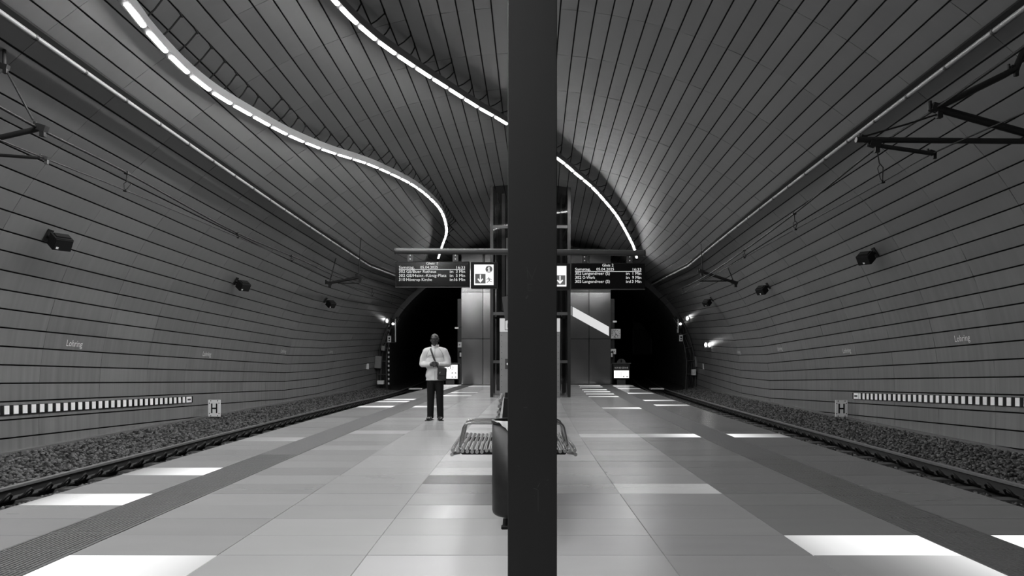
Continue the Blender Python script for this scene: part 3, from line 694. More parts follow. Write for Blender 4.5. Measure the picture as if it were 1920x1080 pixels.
# little signs on the piers
def plate(u, v, w, h, Y, label, frame_=False, lit=False, cat='sign'):
    t = empty('notice_sign', (wx(u, Y), Y, wz(v, Y)), label, cat); s = Y/1280
    mb = MB(); mb.box((wx(u, Y), Y, wz(v, Y)), (w*s, .05, h*s), bev=.006); mb.build('plate', 'dull_white' if not frame_ else 'black', t)
    mb = MB()
    if frame_: mb.box((wx(u, Y), Y-.03, wz(v, Y)), (w*s*.45, .01, h*s*.6)); mb.build('face', 'dull_white', t)
    else:
        mb.box((wx(u, Y)-w*s*.12, Y-.028, wz(v, Y)), (w*s*.16, .004, h*s*.3)); mb.box((wx(u, Y)+w*s*.18, Y-.028, wz(v, Y)), (w*s*.1, .004, h*s*.22)); mb.build('print', 'iron', t)
    return t
plate(862, 646.5, 7, 10, 32.03, 'small white notice on the left pier of the stair block')
plate(863.5, 665, 7, 13, 31.98, 'small dark framed notice under the white one on the left pier', True)
plate(1150, 659, 10, 10, 32.03, 'small white notice below the clock on the right pier')
plate(1147, 665.5, 6.5, 13, 31.98, 'small dark framed notice overlapping the white one below the clock', True)
for u, v, nm in ((857, 615.5, 'left'), (1151.5, 603.5, 'right')):
    t = empty('camera_arm', (wx(u, YB), YB, wz(v, YB)), f'small pale camera on an arm at the {nm} edge of the stair block', 'camera')
    mb = MB(); mb.box((wx(u, YB), YB-.2, wz(v, YB)), (.17, .12, .08), bev=.01); mb.build('body', 'dull_white', t)
    mb = MB(); q = .25 if nm == 'left' else -.25; mb.cyl((wx(u, YB), YB-.2, wz(v, YB)+.02), (wx(u, YB)+q, YB-.02, wz(v, YB)+.05), .015, n=6); mb.build('arm', 'iron', t)
# lit barrier boxes at the platform ends
def barrier(u0, u1, v0, v1, label, right):
    Y = 31.6; t = empty('barrier_sign', (wx((u0+u1)/2, Y), Y, 0), label, 'sign'); x0, x1, z0, z1 = wx(u0, Y), wx(u1, Y), wz(v1, Y), wz(v0, Y); xm = (x0+x1)/2; W = x1-x0; Hh = z1-z0
    mb = MB(); mb.box((xm, Y, (z0+z1)/2), (W, .14, Hh), bev=.01); mb.build('housing', 'darksteel', t)
    mb = MB(); mb.box((xm, Y, z1+.02), (W+.08, .18, .04)); mb.build('top_edge', 'midsteel', t)
    zs = z0+.08*Hh; zt_ = z0+(.56 if right else .93)*Hh
    mb = MB(); mb.box((xm, Y-.075, (zs+zt_)/2), (W*.88, .012, zt_-zs)); s = mb.build('lit_panel', 'boxlit', t)
    mb = MB()
    zl = z0+.3*Hh
    mb.box((xm-.02*W, Y-.083, zl), (.02*W, .003, .36*Hh)); mb.box((xm-.36*W, Y-.083, zl), (.02*W, .003, .3*Hh))
    for sx in (.13, .33):
        mb.box((xm+sx*W, Y-.083, zl-.13*Hh), (.09*W, .003, .06*Hh))
        if not right: mb.box((xm+sx*W, Y-.083, zl+.13*Hh), (.09*W, .003, .06*Hh))
    if not right:
        c0 = (xm+.03*W, z0+.76*Hh)
        for k in range(20):
            a = k*math.pi/10; mb.box((c0[0]+.15*W*math.cos(a), Y-.083, c0[1]+.15*W*math.sin(a)), (.02, .003, .05), (0, -a, 0))
        mb.box((c0[0], Y-.083, c0[1]), (.03, .003, .13)); mb.box((xm, Y-.083, z0+.55*Hh), (.8*W, .003, .012))
    mb.build('pictogram', 'iron', s)
    if right:
        mb = MB(); text(mb, 'NUR BEI GEFAHR', (xm, Y-.076, z0+.68*Hh), XA, ZA, .085, W*.8, 'c'); mb.build('lettering', 'dull_white', t)
        mb = MB(); mb.cyl((xm, Y+.03, z1+.03), (xm, Y-.03, z1+.03), .2, n=28); dd = mb.build('round_plate', 'midsteel', t)
        mb = MB(); mb.box((xm, Y-.034, z1+.13), (.07, .004, .14)); mb.build('mark', 'black', dd)
    mb = MB()
    for x in ((x0-.07,) if right else (x1+.07,)): mb.box((x, Y, z1/2+.0), (.05, .06, z1), bev=.005)
    mb.box((xm, Y+.02, z0/2-.1), (W*.5, .06, z0+.2)); mb.build('stand', 'midsteel', t)
barrier(1149, 1180.5, 682, 711, 'lit barrier box reading NUR BEI GEFAHR at the right platform end', True)
barrier(828, 860, 682, 712, 'lit barrier box behind the standing man at the left platform end', False)

# ------------------------------------------------------------------ overhead line
def over(sg, mess, cont, nm):
    mess = [(x, y, z+.048-.00625*y) for x, y, z in mess]; cont = [(x, y, z+.048-.00625*y) for x, y, z in cont]
    t = empty('overhead_line', mess[2], f'overhead wires hanging above the {nm} track', 'wires')
    for pts, n_, r in ((mess, 'messenger_wire', .017), (cont, 'contact_wire', .009)):
        at, n = spline(pts); MB().path([at(n*i/60) for i in range(61)], r, 5).build(n_, 'iron', t)
    am, n1 = spline(mess); ac, n2 = spline(cont)
    A = [am(n1*i/400) for i in range(401)]; B = [ac(n2*i/400) for i in range(401)]
    for Y in ([10.2, 14.3, 17.7, 26.5, 30] if sg < 0 else [9.6, 13.0, 17.0, 26, 30]):
        p = min(A, key=lambda v: abs(v.y-Y)); q = min(B, key=lambda v: abs(v.y-Y)); mb = MB()
        if p.z-q.z < .04: q = q-Vector((0, 0, .14))
        mid = (p+q)/2+Vector((.03, .02, 0)); mb.path([p, p.lerp(q, .45), mid+Vector((.03, 0, -.03)), q], .008, 5); mb.path([p.lerp(q, .5), p.lerp(q, .6)+Vector((-.035, 0, 0)), p.lerp(q, .9)+Vector((-.02, 0, 0)), q], .006, 5)
        mb.box(p, (.06, .06, .04)); mb.box(q, (.05, .05, .035)); mb.build('dropper', 'iron', t)
over(-1, [(-5.62, 3.5, 4.2), (-5.6, 6, 4.08), (-5.56, 8, 3.96), (-5.74, 10.2, 4.03), (-5.76, 14.3, 3.91), (-5.7, 18.5, 3.96), (-5.6, 22, 3.93), (-5.4, 27, 4.05), (-5.3, 34, 4.25), (-5.9, 46, 4.3)],
     [(-5.6, 3.5, 3.6), (-5.55, 6, 3.6), (-5.47, 8, 3.6), (-5.76, 10.2, 3.77), (-5.74, 14.3, 3.82), (-5.68, 18.5, 3.82), (-5.6, 22, 3.75), (-5.4, 27, 3.75), (-5.3, 34, 3.75), (-5.9, 46, 3.75)], 'left')
over(1, [(4.9, 4, 4.5), (4.93, 6, 4.3), (4.97, 8, 4.19), (5.12, 9.6, 4.22), (5.38, 13, 4.04), (5.78, 17, 3.98), (6.1, 21.5, 3.9), (6.6, 27, 4.05), (7.3, 34, 4.3), (9.0, 46, 4.4)],
     [(4.85, 4, 3.55), (4.88, 6, 3.58), (4.93, 8, 3.66), (5.2, 9.6, 3.74), (5.4, 13, 3.74), (5.78, 17, 3.8), (6.1, 21.5, 3.78), (6.6, 27, 3.8), (7.3, 34, 3.8), (9.0, 46, 3.8)], 'right')
def W(u, v, Y): return Vector((wx(u, Y), Y, wz(v, Y)))
def fitting(mb, p, s=.06):
    mb.box(p, (s*1.6, s, s), (0, .3, 0)); mb.box(p+Vector((.02, -.01, -s*.9)), (s*.7, s*.6, s)); mb.cyl(p+Vector((-s, 0, -s*.3)), p+Vector((-s, 0, s)), s*.25, n=6)
def wallpt(p, Y):   # same height, on the cladding
    best = min((abs(shell(s*.05, Y).z-p.z), s*.05) for s in (range(0, 160) if p.x < 0 else range(293, 454))); return shell(best[1], Y)
cl = empty('cantilever_arm', W(70, 240, 8), 'black cantilever arm at the left picture edge holding the left wires', 'bracket')
p = W(78, 240, 8); w_ = wallpt(p-Vector((0, 0, .25)), 8); MB().path([p, W(0, 258, 8), w_], .034, 8).build('main_tube', 'darksteel', cl)
q = W(85, 297, 8); MB().path([q, W(0, 291, 8), wallpt(q+Vector((0, 0, .05)), 8)], .02, 8).build('steady_tube', 'darksteel', cl)
mb = MB(); fitting(mb, p, .075); mb.build('clamp', 'iron', cl); mb = MB(); fitting(mb, q, .05); mb.build('clamp', 'midsteel', cl)
a = W(62, 225, 8); b = W(8, 125, 8); MB().path([a, b], .011, 6).build('stay_rod', 'iron', cl)
mb = MB(); fitting(mb, b, .06); sr = roof_s(b.x, 8); mb.cyl(b, shell(sr, 8), .02, n=6); mb.build('ceiling_anchor', 'iron', cl)
cr = empty('cantilever_arm', W(1640, 262, 8), 'black cantilever arms at the right picture edge holding the right wires', 'bracket')
p = W(1605, 262, 8); MB().path([p, W(1920, 265, 8), wallpt(W(1920, 265, 8), 8)], .034, 8).build('main_tube', 'darksteel', cr)
p = W(1755, 203, 8); MB().path([p, W(1920, 249, 8), wallpt(W(1940, 255, 8), 8)], .046, 8).build('support_tube', 'darksteel', cr)
e = W(1925, 116, 8); sr = roof_s(e.x, 8); MB().path([p, W(1880, 142, 8), W(1905, 128, 8), shell(sr, 8, .02)], .04, 8).build('upper_brace', 'darksteel', cr)
MB().path([W(1640, 272, 8), W(1748, 288, 8)], .026, 8).build('steady_tube', 'darksteel', cr)
MB().path([W(1612, 258, 8), W(1700, 233, 8), W(1765, 212, 8)], .011, 6).build('stay_rod', 'iron', cr)
for u, v, s in ((1757, 203, .085), (1640, 270, .075), (1748, 287, .05), (1901, 130, .06), (1619, 258, .045)):
    mb = MB(); fitting(mb, W(u, v, 8), s); mb.build('clamp', 'iron', cr)
def far_arm(pts, Y, label):
    t = empty('cantilever_arm', W(*pts['tube'][0], Y), label, 'bracket')
    MB().path([W(u, v, Y) for u, v in pts['tube']], .045, 8).build('main_tube', 'darksteel', t)
    MB().path([W(u, v, Y) for u, v in pts['steady']], .022, 6).build('steady_tube', 'darksteel', t)
    for r_ in pts['rods']:
        P = [W(u, v, Y) for u, v in r_]; P[0] = shell(roof_s(P[0].x, Y), Y, .0) if abs(shell(roof_s(P[0].x, Y), Y).z-P[0].z) < 2.5 else P[0]
        MB().path(P, .014, 6).build('stay_rod', 'iron', t)
    for e_ in (0, 1): mb = MB(); fitting(mb, W(*pts['tube'][e_], Y), .1); mb.build('clamp', 'iron', t)
far_arm({'tube': [(617, 531), (674, 520)], 'steady': [(634, 531), (674, 531)], 'rods': [[(630, 470), (618, 530)], [(677, 470), (672, 518)]]}, 21.5, 'distant black cantilever arm above the left track, left of the Gleis 1 board')
far_arm({'tube': [(1378, 530), (1315, 509)], 'steady': [(1312, 527), (1362, 527)], 'rods': [[(1365, 470), (1376, 529)], [(1314, 470), (1317, 508)]]}, 21.5, 'distant black cantilever arm above the right track, right of the Gleis 2 board')

# ------------------------------------------------------------------ things on the walls
def wall_frame(s, Y, side):
    n = (shell(s, Y, .1)-shell(s, Y)).normalized(); t = (shell(s, Y+.2)-shell(s, Y-.2)).normalized(); up = (shell(s+.05, Y)-shell(s-.05, Y)).normalized()
    if side > 0: up = -up; rx = -t
    else: rx = t
    return shell(s, Y), rx, up, n
for s, Y, side in ((.935, 11.9, -1), (.935, 16.8, -1), (1.22, 21.7, -1), (1.22, 26.5, -1), (21.715, 12.3, 1), (21.715, 16.75, 1), (21.43, 21.2, 1), (21.43, 25.7, 1)):
    p, rx, up, n = wall_frame(s, Y, side); mb = MB(); text(mb, 'Lohring', p+n*.006, rx, up, .115, .42, 'l'); mb.build('station_lettering', 'dull_white', wall_left if side < 0 else wall_right)
names = {0: 'nearest', 1: 'middle', 2: 'farthest'}
for i, (s, Y, side) in enumerate(((2.70, 10.62, -1), (2.95, 17.04, -1), (3.28, 23.54, -1), (19.67, 13.73, 1), (19.45, 19.73, 1), (19.16, 25.77, 1))):
    p, rx, up, n = wall_frame(s, Y, side); nm = 'left' if side < 0 else 'right'
    t = empty('wall_speaker', p, f'{names[i % 3]} black loudspeaker box on the {nm} wall', 'speaker', 'wall loudspeakers')
    tow = Vector((0, -1, 0)); ax = (n+Vector((0, -.55, -.2))).normalized(); sx = ax.cross(ZA).normalized(); uz = sx.cross(ax); cpt = p+n*.23
    def bx(mb, c, w, d, h): mb.hexa([c+sx*(a*w/2)+ax*(b_*d/2)+uz*(e*h/2) for e in (-1, 1) for a, b_ in ((-1, -1), (1, -1), (1, 1), (-1, 1))])
    mb = MB(); bx(mb, cpt, .26, .2, .2); mb.build('cabinet', 'black', t)
    mb = MB(); bx(mb, cpt+ax*.11, .24, .02, .18); gr = mb.build('grille', 'iron', t)
    mb = MB(); bx(mb, cpt+ax*.122+sx*(.08 if side < 0 else -.0)-uz*.05, .035, .004, .035); mb.build('badge', 'white', gr)
    mb = MB(); mb.cyl(p, cpt, .035, n=8); mb.hexa([p+rx*(a*.06)+n*b_+up*(e*.1) for e in (-1, 1) for a, b_ in ((-1, 0), (1, 0), (1, .02), (-1, .02))]); bx(mb, cpt+uz*.11, .2, .12, .02); mb.build('bracket', 'black', t)
for side, nm, Ys, Ye, s in ((-1, 'left', 9.0, 16.45, -.13), (1, 'right', 9.0, 16.4, 22.765)):
    t = empty('marker_strip', shell(s, 12, .01), f'black and white striped marker strip along the foot of the {nm} wall', 'marker', 'striped marker strips'); mb = MB(); Y = Ys
    def seg(mb, a, b, h, o0, o1):
        P = []
        for o_ in (o0, o1):
            for (Yq, e) in ((a, -h), (b, -h), (b, h), (a, h)):
                P.append(shell(s+e*side*-1, Yq, o_))
        mb.hexa(P if side < 0 else [P[3], P[2], P[1], P[0], P[7], P[6], P[5], P[4]])
    while Y < Ye-.01: seg(mb, Y, min(Y+1.5, Ye), .075, .006, .022); Y += 1.5
    mb.build('backing_strip', 'blackgloss', t); Y = Ys+.03
    while Y < Ye-.32:
        mb = MB(); seg(mb, Y, Y+.098, .068, .02, .03); mb.build('white_block', 'white', t); Y += .193
    mb = MB(); seg(mb, Ye-.30, Ye-.07, .068, .02, .03); e = mb.build('end_plate', 'white', t)
    mb = MB(); seg(mb, Ye-.26, Ye-.11, .02, .03, .033); mb.build('print', 'midsteel', e)
for u, v, Y, nm in ((402, 765.5, 16.8, 'left'), (1577.5, 766, 16.4, 'right')):
    t = empty('stop_sign', (wx(u, Y), Y, -.3), f'white stop plate with a black H beside the {nm} track', 'sign', 'H stop plates'); s = Y/1280; x, z = wx(u, Y), wz(v, Y)
    mb = MB(); mb.box((x, Y, z), (23.5*s, .02, 32*s), bev=.008); pl_ = mb.build('plate', 'white', t)
    mb = MB(); w, h = 11.5*s, 18*s
    mb.box((x-w/2+.016, Y-.012, z), (.032, .006, h)); mb.box((x+w/2-.016, Y-.012, z), (.032, .006, h)); mb.box((x, Y-.012, z), (w-.05, .006, .032)); mb.build('letter_h', 'black', pl_)
    mb = MB()
    for sx_ in (-1, 1):
        for sz in (-1, 1):
            mb.cyl((x+sx_*9*s, Y-.01, z+sz*9.5*s), (x+sx_*9*s, Y-.016, z+sz*9.5*s), .012, n=8); mb.cyl((x+sx_*6.5*s, Y-.01, z+sz*14*s), (x+sx_*6.5*s, Y-.016, z+sz*14*s), .012, n=8)
    mb.build('bolt', 'iron', pl_)
    mb = MB(); mb.cyl((x-.1, Y+.03, -.5), (x-.1, Y+.03, z+.1), .018, n=8); mb.cyl((x+.1, Y+.03, -.5), (x+.1, Y+.03, z+.1), .018, n=8); mb.build('stand', 'midsteel', t)
# posts with two small white plates near the portal
for u, v, ub, Y, nm in ((685, 687, 685, 32.2, 'left'), (1325, 687, 1325, 32.2, 'right')):
    t = empty('marker_post', (wx(u, Y), Y, -.35), f'thin post with two small white plates before the {nm} tunnel mouth', 'marker', 'two-plate marker posts'); s = Y/1280
    mb = MB(); mb.cyl((wx(u, Y), Y, -.4), (wx(u, Y), Y, wz(678, Y)), .02, n=8); mb.build('post', 'midsteel', t)
    for d in (-4.3, 4.0): mb = MB(); mb.box((wx(u+d, Y), Y-.02, wz(v, Y)), (6*s, .02, 10.5*s), bev=.005); mb.build('plate', 'dull_white', t)
# signals inside the portals
def signal(u, side, nm):
    Y = 33.85; s = Y/1280; t = empty('track_signal', (wx(u, Y), Y, -.4), f'black track signal with one lit lamp at the {nm} tunnel mouth', 'signal')
    vb = 641 if side < 0 else 624
    mb = MB(); mb.box((wx(u, Y), Y, wz((598+vb)/2, Y)), (6.5*s, .14, (vb-598)*s), bev=.01); h = mb.build('head', 'black', t)
    mb = MB(); mb.sph((wx(u, Y), Y-.09, wz(607.5, Y)), .06, 10, 6); mb.build('lit_lamp', 'lamp', h)
    for k in (1, 2): mb = MB(); mb.cyl((wx(u, Y), Y-.06, wz(607.5+11*k, Y)), (wx(u, Y), Y-.1, wz(607.5+11*k, Y)), .065, n=12); mb.build('dark_lens', 'blackgloss', h)
    ue = u+(4.2 if side < 0 else -4.2); mb = MB(); mb.box((wx(ue, Y), Y, wz((598+vb)/2, Y)), (.035, .16, (vb-598)*s)); mb.build('pale_edge', 'dull_white', t)
    un, vn = (730.5, 636) if side < 0 else (1276, 634); mb = MB(); mb.box((wx(un, Y), Y-.1, wz(vn, Y)), (6.5*s, .02, 12*s), bev=.004); n_ = mb.build('number_plate', 'dull_white', t)
    mb = MB(); mb.box((wx(un, Y), Y-.112, wz(vn-1.5, Y)), (.07, .004, .1)); mb.box((wx(un, Y), Y-.112, wz(vn+3, Y)), (.09, .004, .05)); mb.build('number', 'black', n_)
    mb = MB()
    for a, b in (((714, 742) if side < 0 else (1272, 1302)),): mb.box((wx((a+b)/2, Y), Y+.05, wz(641.5 if side < 0 else 627, Y)), ((b-a)*s, .06, .05))
    mb.build('bracket', 'midsteel', t)
    um = 728 if side < 0 else 1284; mb = MB(); mb.cyl((wx(um, Y), Y+.1, -.45), (wx(um, Y), Y+.1, wz(598, Y)), .035, n=8); mb.build('mast', 'iron', t)
    if side < 0:
        for k in range(14): mb = MB(); zc = -.1+.22*k; mb.cyl((wx(um, Y), Y+.1, zc), (wx(um, Y), Y+.1, zc+.1), .042, n=8); mb.build('white_band', 'dull_white', t)
signal(737.5, -1, 'left'); signal(1275, 1, 'right')
# equipment on the portal frames
def lattice(side, nm):
    t = empty('portal_lattice', shell(.0 if side < 0 else 2*HALF, 34.2, .3), f'lattice frame with cables inside the {nm} tunnel mouth', 'frame'); Y = 33.85
    S = [(-1.1+.35*i) if side < 0 else 2*HALF+1.1-.35*i for i in range(13)]
    MB().path([shell(s, Y, .06) for s in S], .03, 6).build('outer_rail', 'midsteel', t); MB().path([shell(s, Y, 0.58-.02*i) for i, s in enumerate(S)], .035, 6).build('inner_rail', 'midsteel', t)
    for i in range(1, 13, 2): mb = MB(); mb.cyl(shell(S[i], Y, .06), shell(S[i], Y, 0.58-.02*i), .025, n=6); mb.build('rung', 'midsteel', t)
    for k in range(3): MB().path([shell(s, Y+.05, 0.18+.12*k+.04*math.sin(i*1.7+k)) for i, s in enumerate(S)], .025, 5).build('cable', 'iron', t)
lattice(1, 'right'); lattice(-1, 'left')
def cab(u, v, w, h, Y, m_, label, rot=0):
    t = empty('equipment_box', (wx(u, Y), Y, wz(v+h/2, Y)), label, 'box'); s = Y/1280
    mb = MB(); mb.box((wx(u, Y), Y, wz(v, Y)), (w*s, .25, h*s), (0, rot, 0), bev=.01); b_ = mb.build('case', m_, t)
    mb = MB(); mb.box((wx(u, Y), Y-.13, wz(v, Y)), (w*s*.82, .012, h*s*.86), (0, rot, 0)); mb.build('door', m_, b_)
cab(709.5, 679, 12, 23, 33.6, 'lift_door', 'pale tall equipment cabinet on the left tunnel mouth', .08)
cab(719, 653, 6.5, 9, 33.6, 'lift_door', 'small pale box above the cabinet at the left tunnel mouth', .12)
cab(714, 717, 12, 7, 33.4, 'dull_white', 'low white box on the ballast at the left tunnel mouth')
cab(1306.5, 678, 9, 20, 33.9, 'lift_door', 'pale tall equipment cabinet on the right tunnel mouth', -.08)
cab(1300.5, 698, 7, 11, 33.7, 'dull_white', 'small white box low on the right tunnel mouth')
# wall lamps
def lamp(pos, label, two=True):
    t = empty('wall_lamp', pos, label, 'light'); mb = MB(); mb.box(pos+Vector((0, .06, 0)), (.28, .06, .3), bev=.01); mb.build('housing', 'midsteel', t)
    mb = MB()
    for d in ((-.08, .08) if two else (0,)): mb.sph(pos+Vector((d, 0, 0)), .055, 10, 6, (1, .6, 1.7))
    mb.build('bulb', 'lamp', t)
lamp(shell(21.14, 29.95, .12)+Vector((0, -.05, 0)), 'twin wall lamp glowing on the right wall before the tunnel mouth')
lamp(shell(19.8, 32.0, .1)+Vector((0, -.05, 0)), 'small spot lamp high on the right wall by the tunnel mouth', False)
lamp(shell(2.76, 33.0, .1)+Vector((0, -.05, 0)), 'small spot lamp on the left wall by the tunnel mouth', False)
lamp(W(1264.5, 643, 44), 'twin lamp on the wall inside the right tunnel')
lamp(W(1233.5, 632, 50), 'small lamp deep inside the right tunnel, left of the twin lamp', False)
# wall niche structure deep in the right bore
t = empty('tunnel_door', W(1205, 670, 52), 'dim door frame deep inside the right tunnel', 'door')
mb = MB(); mb.box(W(1187, 632, 52), (.12, .1, 2.6)); mb.box(W(1221, 632, 52), (.12, .1, 2.6)); mb.box(W(1204, 611, 52), (1.6, .1, .5)); mb.build('frame', 'midsteel', t)
mb = MB(); mb.box(W(1204, 640, 52.1), (1.3, .05, 2.0)); mb.build('leaf', 'darksteel', t)
# crossing plates over the rails at the platform ends
for u, v, nm in ((780, 728.5, 'left'), (1231, 729.5, 'right')):
    Y = 32.4; mb = MB(); mb.box((wx(u, Y), Y, -.24), (.62, .5, .06), bev=.01); o = mb.build('crossing_plate', 'dull_white'); tag(o, f'pale plate lying beside the {nm} rail past the platform end', 'plate')

# ------------------------------------------------------------------ the waiting man
def organic(name, m_, parts, voxel, parent, smooth=2):
    mb = MB()
    for q in parts:
        if q[0] == 'c':
            _, p0, r0, p1, r1 = q; p0 = Vector(p0); p1 = Vector(p1); mb.cyl(p0, p1, r0, r1, 14); mb.sph(p0, r0, 14, 9); mb.sph(p1, r1, 14, 9)
        else:
            _, c_, sc = q[:3]; mb.sph(c_, 1., 18, 12, sc, Euler(q[3]).to_matrix() if len(q) > 3 else None)
    o = mb.build(name, m_, parent); md = o.modifiers.new('r', 'REMESH'); md.mode = 'VOXEL'; md.voxel_size = voxel
    sm = o.modifiers.new('s', 'SMOOTH'); sm.iterations = smooth; sm.factor = .5
    bpy.context.view_layer.update(); me = bpy.data.meshes.new_from_object(o.evaluated_get(bpy.context.evaluated_depsgraph_get()))
    o.modifiers.clear(); old = o.data; o.data = me; me.name = name; bpy.data.meshes.remove(old); me.polygons.foreach_set('use_smooth', [True]*len(me.polygons))
    return o
YM = 13.74; PX, PY = wx(816, YM), YM
man_ = empty('person', (PX, PY, 0), 'bald man in a pale zip fleece and black trousers standing with clasped hands', 'person')
def L_(x, y, z): return Vector((PX+x, PY+y, z))
def c_(a, r0, b, r1): return ('c', L_(*a), r0, L_(*b), r1)
def e_(c, sc, rot=None): return ('e', L_(*c), sc) if rot is None else ('e', L_(*c), sc, rot)
hx = -.012
body = [e_((hx, .012, 1.705), (.081, .1, .086)), e_((hx, .005, 1.69), (.078, .098, .104)), e_((hx, -.03, 1.615), (.062, .07, .082)), e_((hx, -.072, 1.562), (.032, .026, .024)),
        e_((hx, -.098, 1.645), (.016, .026, .024)), c_((hx, -.088, 1.69), .012, (hx, -.1, 1.65), .013), e_((hx-.017, -.095, 1.636), (.011, .012, .009)), e_((hx+.017, -.095, 1.636), (.011, .012, .009)),
        e_((hx, -.088, 1.603), (.026, .014, .008)), e_((hx, -.085, 1.592), (.024, .014, .008)), e_((hx-.03, -.075, 1.705), (.03, .018, .01)), e_((hx+.03, -.075, 1.705), (.03, .018, .01)),
        e_((hx-.082, .012, 1.655), (.012, .024, .034)), e_((hx+.082, .012, 1.655), (.012, .024, .034)), e_((hx-.05, -.05, 1.64), (.022, .03, .03)), e_((hx+.05, -.05, 1.64), (.022, .03, .03)),
        c_((0, .02, 1.58), .058, (0, .025, 1.44), .065),
        e_((0, .02, 1.32), (.17, .1, .2)), e_((0, .02, 1.08), (.15, .095, .22)), e_((0, .02, .94), (.155, .1, .13)),
        c_((-.15, .02, 1.43), .055, (-.262, .02, 1.165), .045), c_((.15, .02, 1.43), .055, (.262, .02, 1.165), .045),
        c_((-.262, .02, 1.165), .043, (-.085, -.165, 1.16), .03), c_((.262, .02, 1.165), .043, (.085, -.165, 1.165), .03)]
for sg, kx in ((-1, -.09), (1, .085)):
    body += [c_((sg*.085, .02, .92), .085, (sg*.088, .01, .50), .055), c_((sg*.088, .01, .5), .054, (sg*.098, .03, .08), .038), e_((sg*.1, -.05, .045), (.04, .1, .035))]
# clasped hands: palms, four fingers each and a thumb
body += [e_((-.05, -.185, 1.16), (.048, .026, .042), (0, .15, .25)), e_((.05, -.18, 1.165), (.048, .026, .042), (0, -.15, -.25))]
for i, (dz, l) in enumerate(((.034, .95), (.012, 1.05), (-.010, 1.0), (-.031, .82))):
    b = Vector((-.02, -.2, 1.165+dz)); m1 = b+Vector((.032*l, -.016, -.006)); m2 = m1+Vector((.026*l, .002, -.008)); m3 = m2+Vector((.012*l, .018, -.006))
    body += [c_(tuple(b), .0098, tuple(m1), .0092), c_(tuple(m1), .0092, tuple(m2), .0085), c_(tuple(m2), .0085, tuple(m3), .0075)]
    b = Vector((.028, -.193, 1.16+dz*.95)); m1 = b+Vector((-.02*l, -.004, -.012)); m2 = m1+Vector((-.028*l, .016, -.01)); m3 = m2+Vector((-.014*l, .02, -.004))
    body += [c_(tuple(b), .0098, tuple(m1), .0092), c_(tuple(m1), .0092, tuple(m2), .0085), c_(tuple(m2), .0085, tuple(m3), .0075)]
body += [c_((-.045, -.195, 1.195), .0125, (-.018, -.212, 1.212), .011), c_((-.018, -.212, 1.212), .011, (.008, -.212, 1.205), .0088), c_((.05, -.19, 1.198), .0125, (.024, -.208, 1.218), .011), c_((.024, -.208, 1.218), .011, (.0, -.208, 1.224), .0088)]
organic('body', 'skin', body, .006, man_, 2)
jk = [e_((0, .02, 1.36), (.205, .125, .17)), e_((0, .02, 1.2), (.222, .125, .23)), e_((.0, .015, .98), (.193, .13, .16)), c_((-.10, .02, 1.45), .075, (-.185, .02, 1.425), .075), c_((.10, .02, 1.45), .075, (.185, .02, 1.425), .075),
      c_((-.185, .02, 1.42), .078, (-.25, .03, 1.27), .072), c_((-.25, .03, 1.27), .072, (-.268, .02, 1.16), .064), c_((-.268, .02, 1.16), .062, (-.19, -.09, 1.15), .052), c_((-.19, -.09, 1.15), .052, (-.098, -.16, 1.16), .043),
      c_((.185, .02, 1.42), .078, (.25, .03, 1.27), .072), c_((.25, .03, 1.27), .072, (.268, .02, 1.16), .064), c_((.268, .02, 1.16), .062, (.19, -.09, 1.15), .052), c_((.19, -.09, 1.15), .052, (.098, -.155, 1.165), .043),
      c_((0, .02, 1.46), .085, (0, .015, 1.515), .073), c_((-.09, .015, .88), .10, (.09, .015, .88), .10), c_((-.105, .015, .93), .1, (.105, .015, .93), .1), c_((-.1, .015, .80), .104, (.1, .015, .80), .104), c_((0, -.0, .80), .115, (0, -.0, .95), .115)]
jo = organic('jacket', 'jacket', jk, .010, man_, 3)
# cut the hem and collar clean
import bmesh
def clip(o, z, keep_above=True):
    bm = bmesh.new(); bm.from_mesh(o.data); r_ = bmesh.ops.bisect_plane(bm, geom=bm.verts[:]+bm.edges[:]+bm.faces[:], plane_co=(0, 0, z), plane_no=(0, 0, 1), clear_inner=keep_above, clear_outer=not keep_above)
    bm.to_mesh(o.data); bm.free()
clip(jo, .83); clip(jo, 1.545, False)
sd = jo.modifiers.new('t', 'SOLIDIFY'); sd.thickness = .008; sd.offset = -1
from mathutils.bvhtree import BVHTree
bv = BVHTree.FromPolygons([v.co+man_.location for v in jo.data.vertices], [tuple(p.vertices) for p in jo.data.polygons])
def on_front(pts, lift=.003):
    out = []
    for x, z in pts:
        h = bv.ray_cast(L_(x, -.6, z), Vector((0, 1, 0)))[0]
        if h is not None: out.append(h+Vector((0, -lift, 0)))
    return out
def dense(pts, n=6): return [(a[0]+(b_[0]-a[0])*i/n, a[1]+(b_[1]-a[1])*i/n) for a, b_ in zip(pts, pts[1:]) for i in range(n)]+[pts[-1]]
mb = MB(); mb.path(on_front(dense([(.003, .84), (.003, 1.02)])), .004, 5); mb.build('zip', 'seam', jo)
mb = MB(); mb.path(on_front(dense([(.003, 1.24), (.003, 1.53)])), .004, 5); mb.build('zip', 'seam', jo)
for pts in ([(-.075, 1.5), (-.13, 1.44), (-.165, 1.36), (-.178, 1.27)], [(.075, 1.5), (.13, 1.44), (.165, 1.36), (.178, 1.27)], [(-.155, 1.30), (-.12, 1.335), (-.06, 1.345)]):
    mb = MB(); mb.path(on_front(dense(pts)), .0035, 5); mb.build('piping', 'seam', jo)
mb = MB(); mb.lathe(L_(0, .012, 0), [(.082, 1.47), (.078, 1.50), (.076, 1.53), (.080, 1.565), (.073, 1.565), (.07, 1.50)], 28, 1, .98); mb.build('collar', 'jacket', jo)
tq = [e_((0, .02, .86), (.165, .108, .12))]
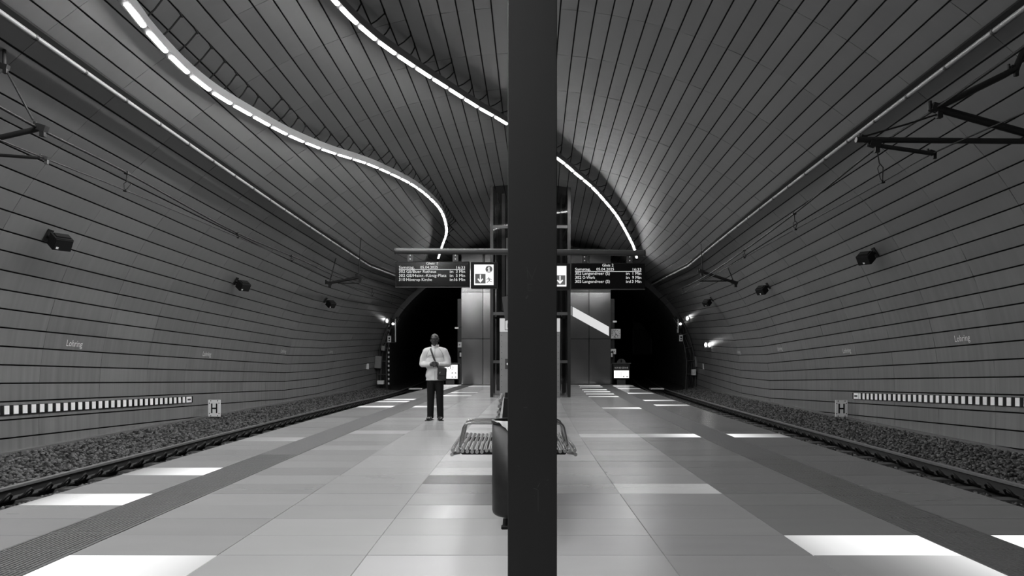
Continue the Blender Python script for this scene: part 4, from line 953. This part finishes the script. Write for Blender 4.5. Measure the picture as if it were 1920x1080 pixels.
for sg in (-1, 1): tq += [c_((sg*.08, .02, .86), .098, (sg*.093, .015, .5), .077), c_((sg*.093, .015, .5), .077, (sg*.103, .03, .1), .068), c_((sg*.103, .03, .1), .068, (sg*.104, .025, .06), .07)]
to = organic('trousers', 'trousers', tq, .010, man_, 2); clip(to, .035)
for sg in (-1, 1):
    sh = [e_((sg*.118, -.075, .04), (.047, .12, .045), (0, 0, -sg*.25*-1)), e_((sg*.106, .04, .05), (.042, .06, .05)), e_((sg*.128, -.13, .035), (.045, .06, .033))]
    so = organic('shoe', 'shoe', sh, .008, man_, 2); clip(so, .004)
    mb = MB(); mb.box(L_(sg*.116, -.06, .008), (.1, .27, .016), (0, 0, sg*.25), bev=.006); mb.build('sole', 'black', so)
mb = MB()
for sg in (-1, 1):
    P = [L_(hx+sg*.036+.030*math.cos(a), -.108, 1.682+.02*math.sin(a)) for a in [k*math.pi/6 for k in range(13)]]; mb.path(P, .0035, 5, False); mb.path([L_(hx+sg*.066, -.106, 1.685), L_(hx+sg*.083, -.06, 1.684), L_(hx+sg*.088, .02, 1.678)], .003, 5)
mb.path([L_(hx-.008, -.112, 1.686), L_(hx+.008, -.112, 1.686)], .003, 5); mb.build('glasses', 'black', man_)
for sg in (-1, 1): mb = MB(); mb.sph(L_(hx+sg*.034, -.086, 1.681), .0115, 8, 6, (1.2, 1, .6)); mb.build('eye', 'eye', man_)
bag = empty('shoulder_bag', L_(.16, -.1, .85), 'black shoulder bag hanging at the standing man\'s hip on a diagonal strap', 'bag')
mb = MB(); mb.box(L_(.158, -.155, .965), (.185, .075, .26), (0, .06, -.25), bev=.02); mb.build('pouch', 'bag', bag)
mb = MB(); mb.box(L_(.152, -.198, 1.01), (.178, .014, .16), (0, .06, -.25), bev=.006); mb.build('flap', 'bag', bag)
mb = MB()
for d in (-.03, .045): mb.box(L_(.15+d, -.21, .99), (.012, .008, .035), (0, .3, -.25))
mb.build('buckle', 'tubeend', bag)
mb = MB(); P = [(-.09, -.03, 1.50), (-.083, -.075, 1.475), (-.062, -.113, 1.42), (-.028, -.125, 1.32), (.012, -.13, 1.22), (.05, -.145, 1.14), (.085, -.155, 1.08)]
for a, b in zip(P, P[1:]):
    a, b = L_(*a), L_(*b); w = Vector((.017, 0, .006)); mb.add([a-w, a+w, b+w, b-w, a-w+Vector((0, -.005, 0)), a+w+Vector((0, -.005, 0)), b+w+Vector((0, -.005, 0)), b-w+Vector((0, -.005, 0))], [(0, 1, 2, 3), (7, 6, 5, 4), (0, 4, 5, 1), (3, 2, 6, 7), (0, 3, 7, 4), (1, 5, 6, 2)])
mb.build('strap', 'bag', bag)

man_.scale = (.97, .97, .97)
bag.location = man_.location+(bag.location-man_.location)*.97; bag.scale = (.97, .97, .97)
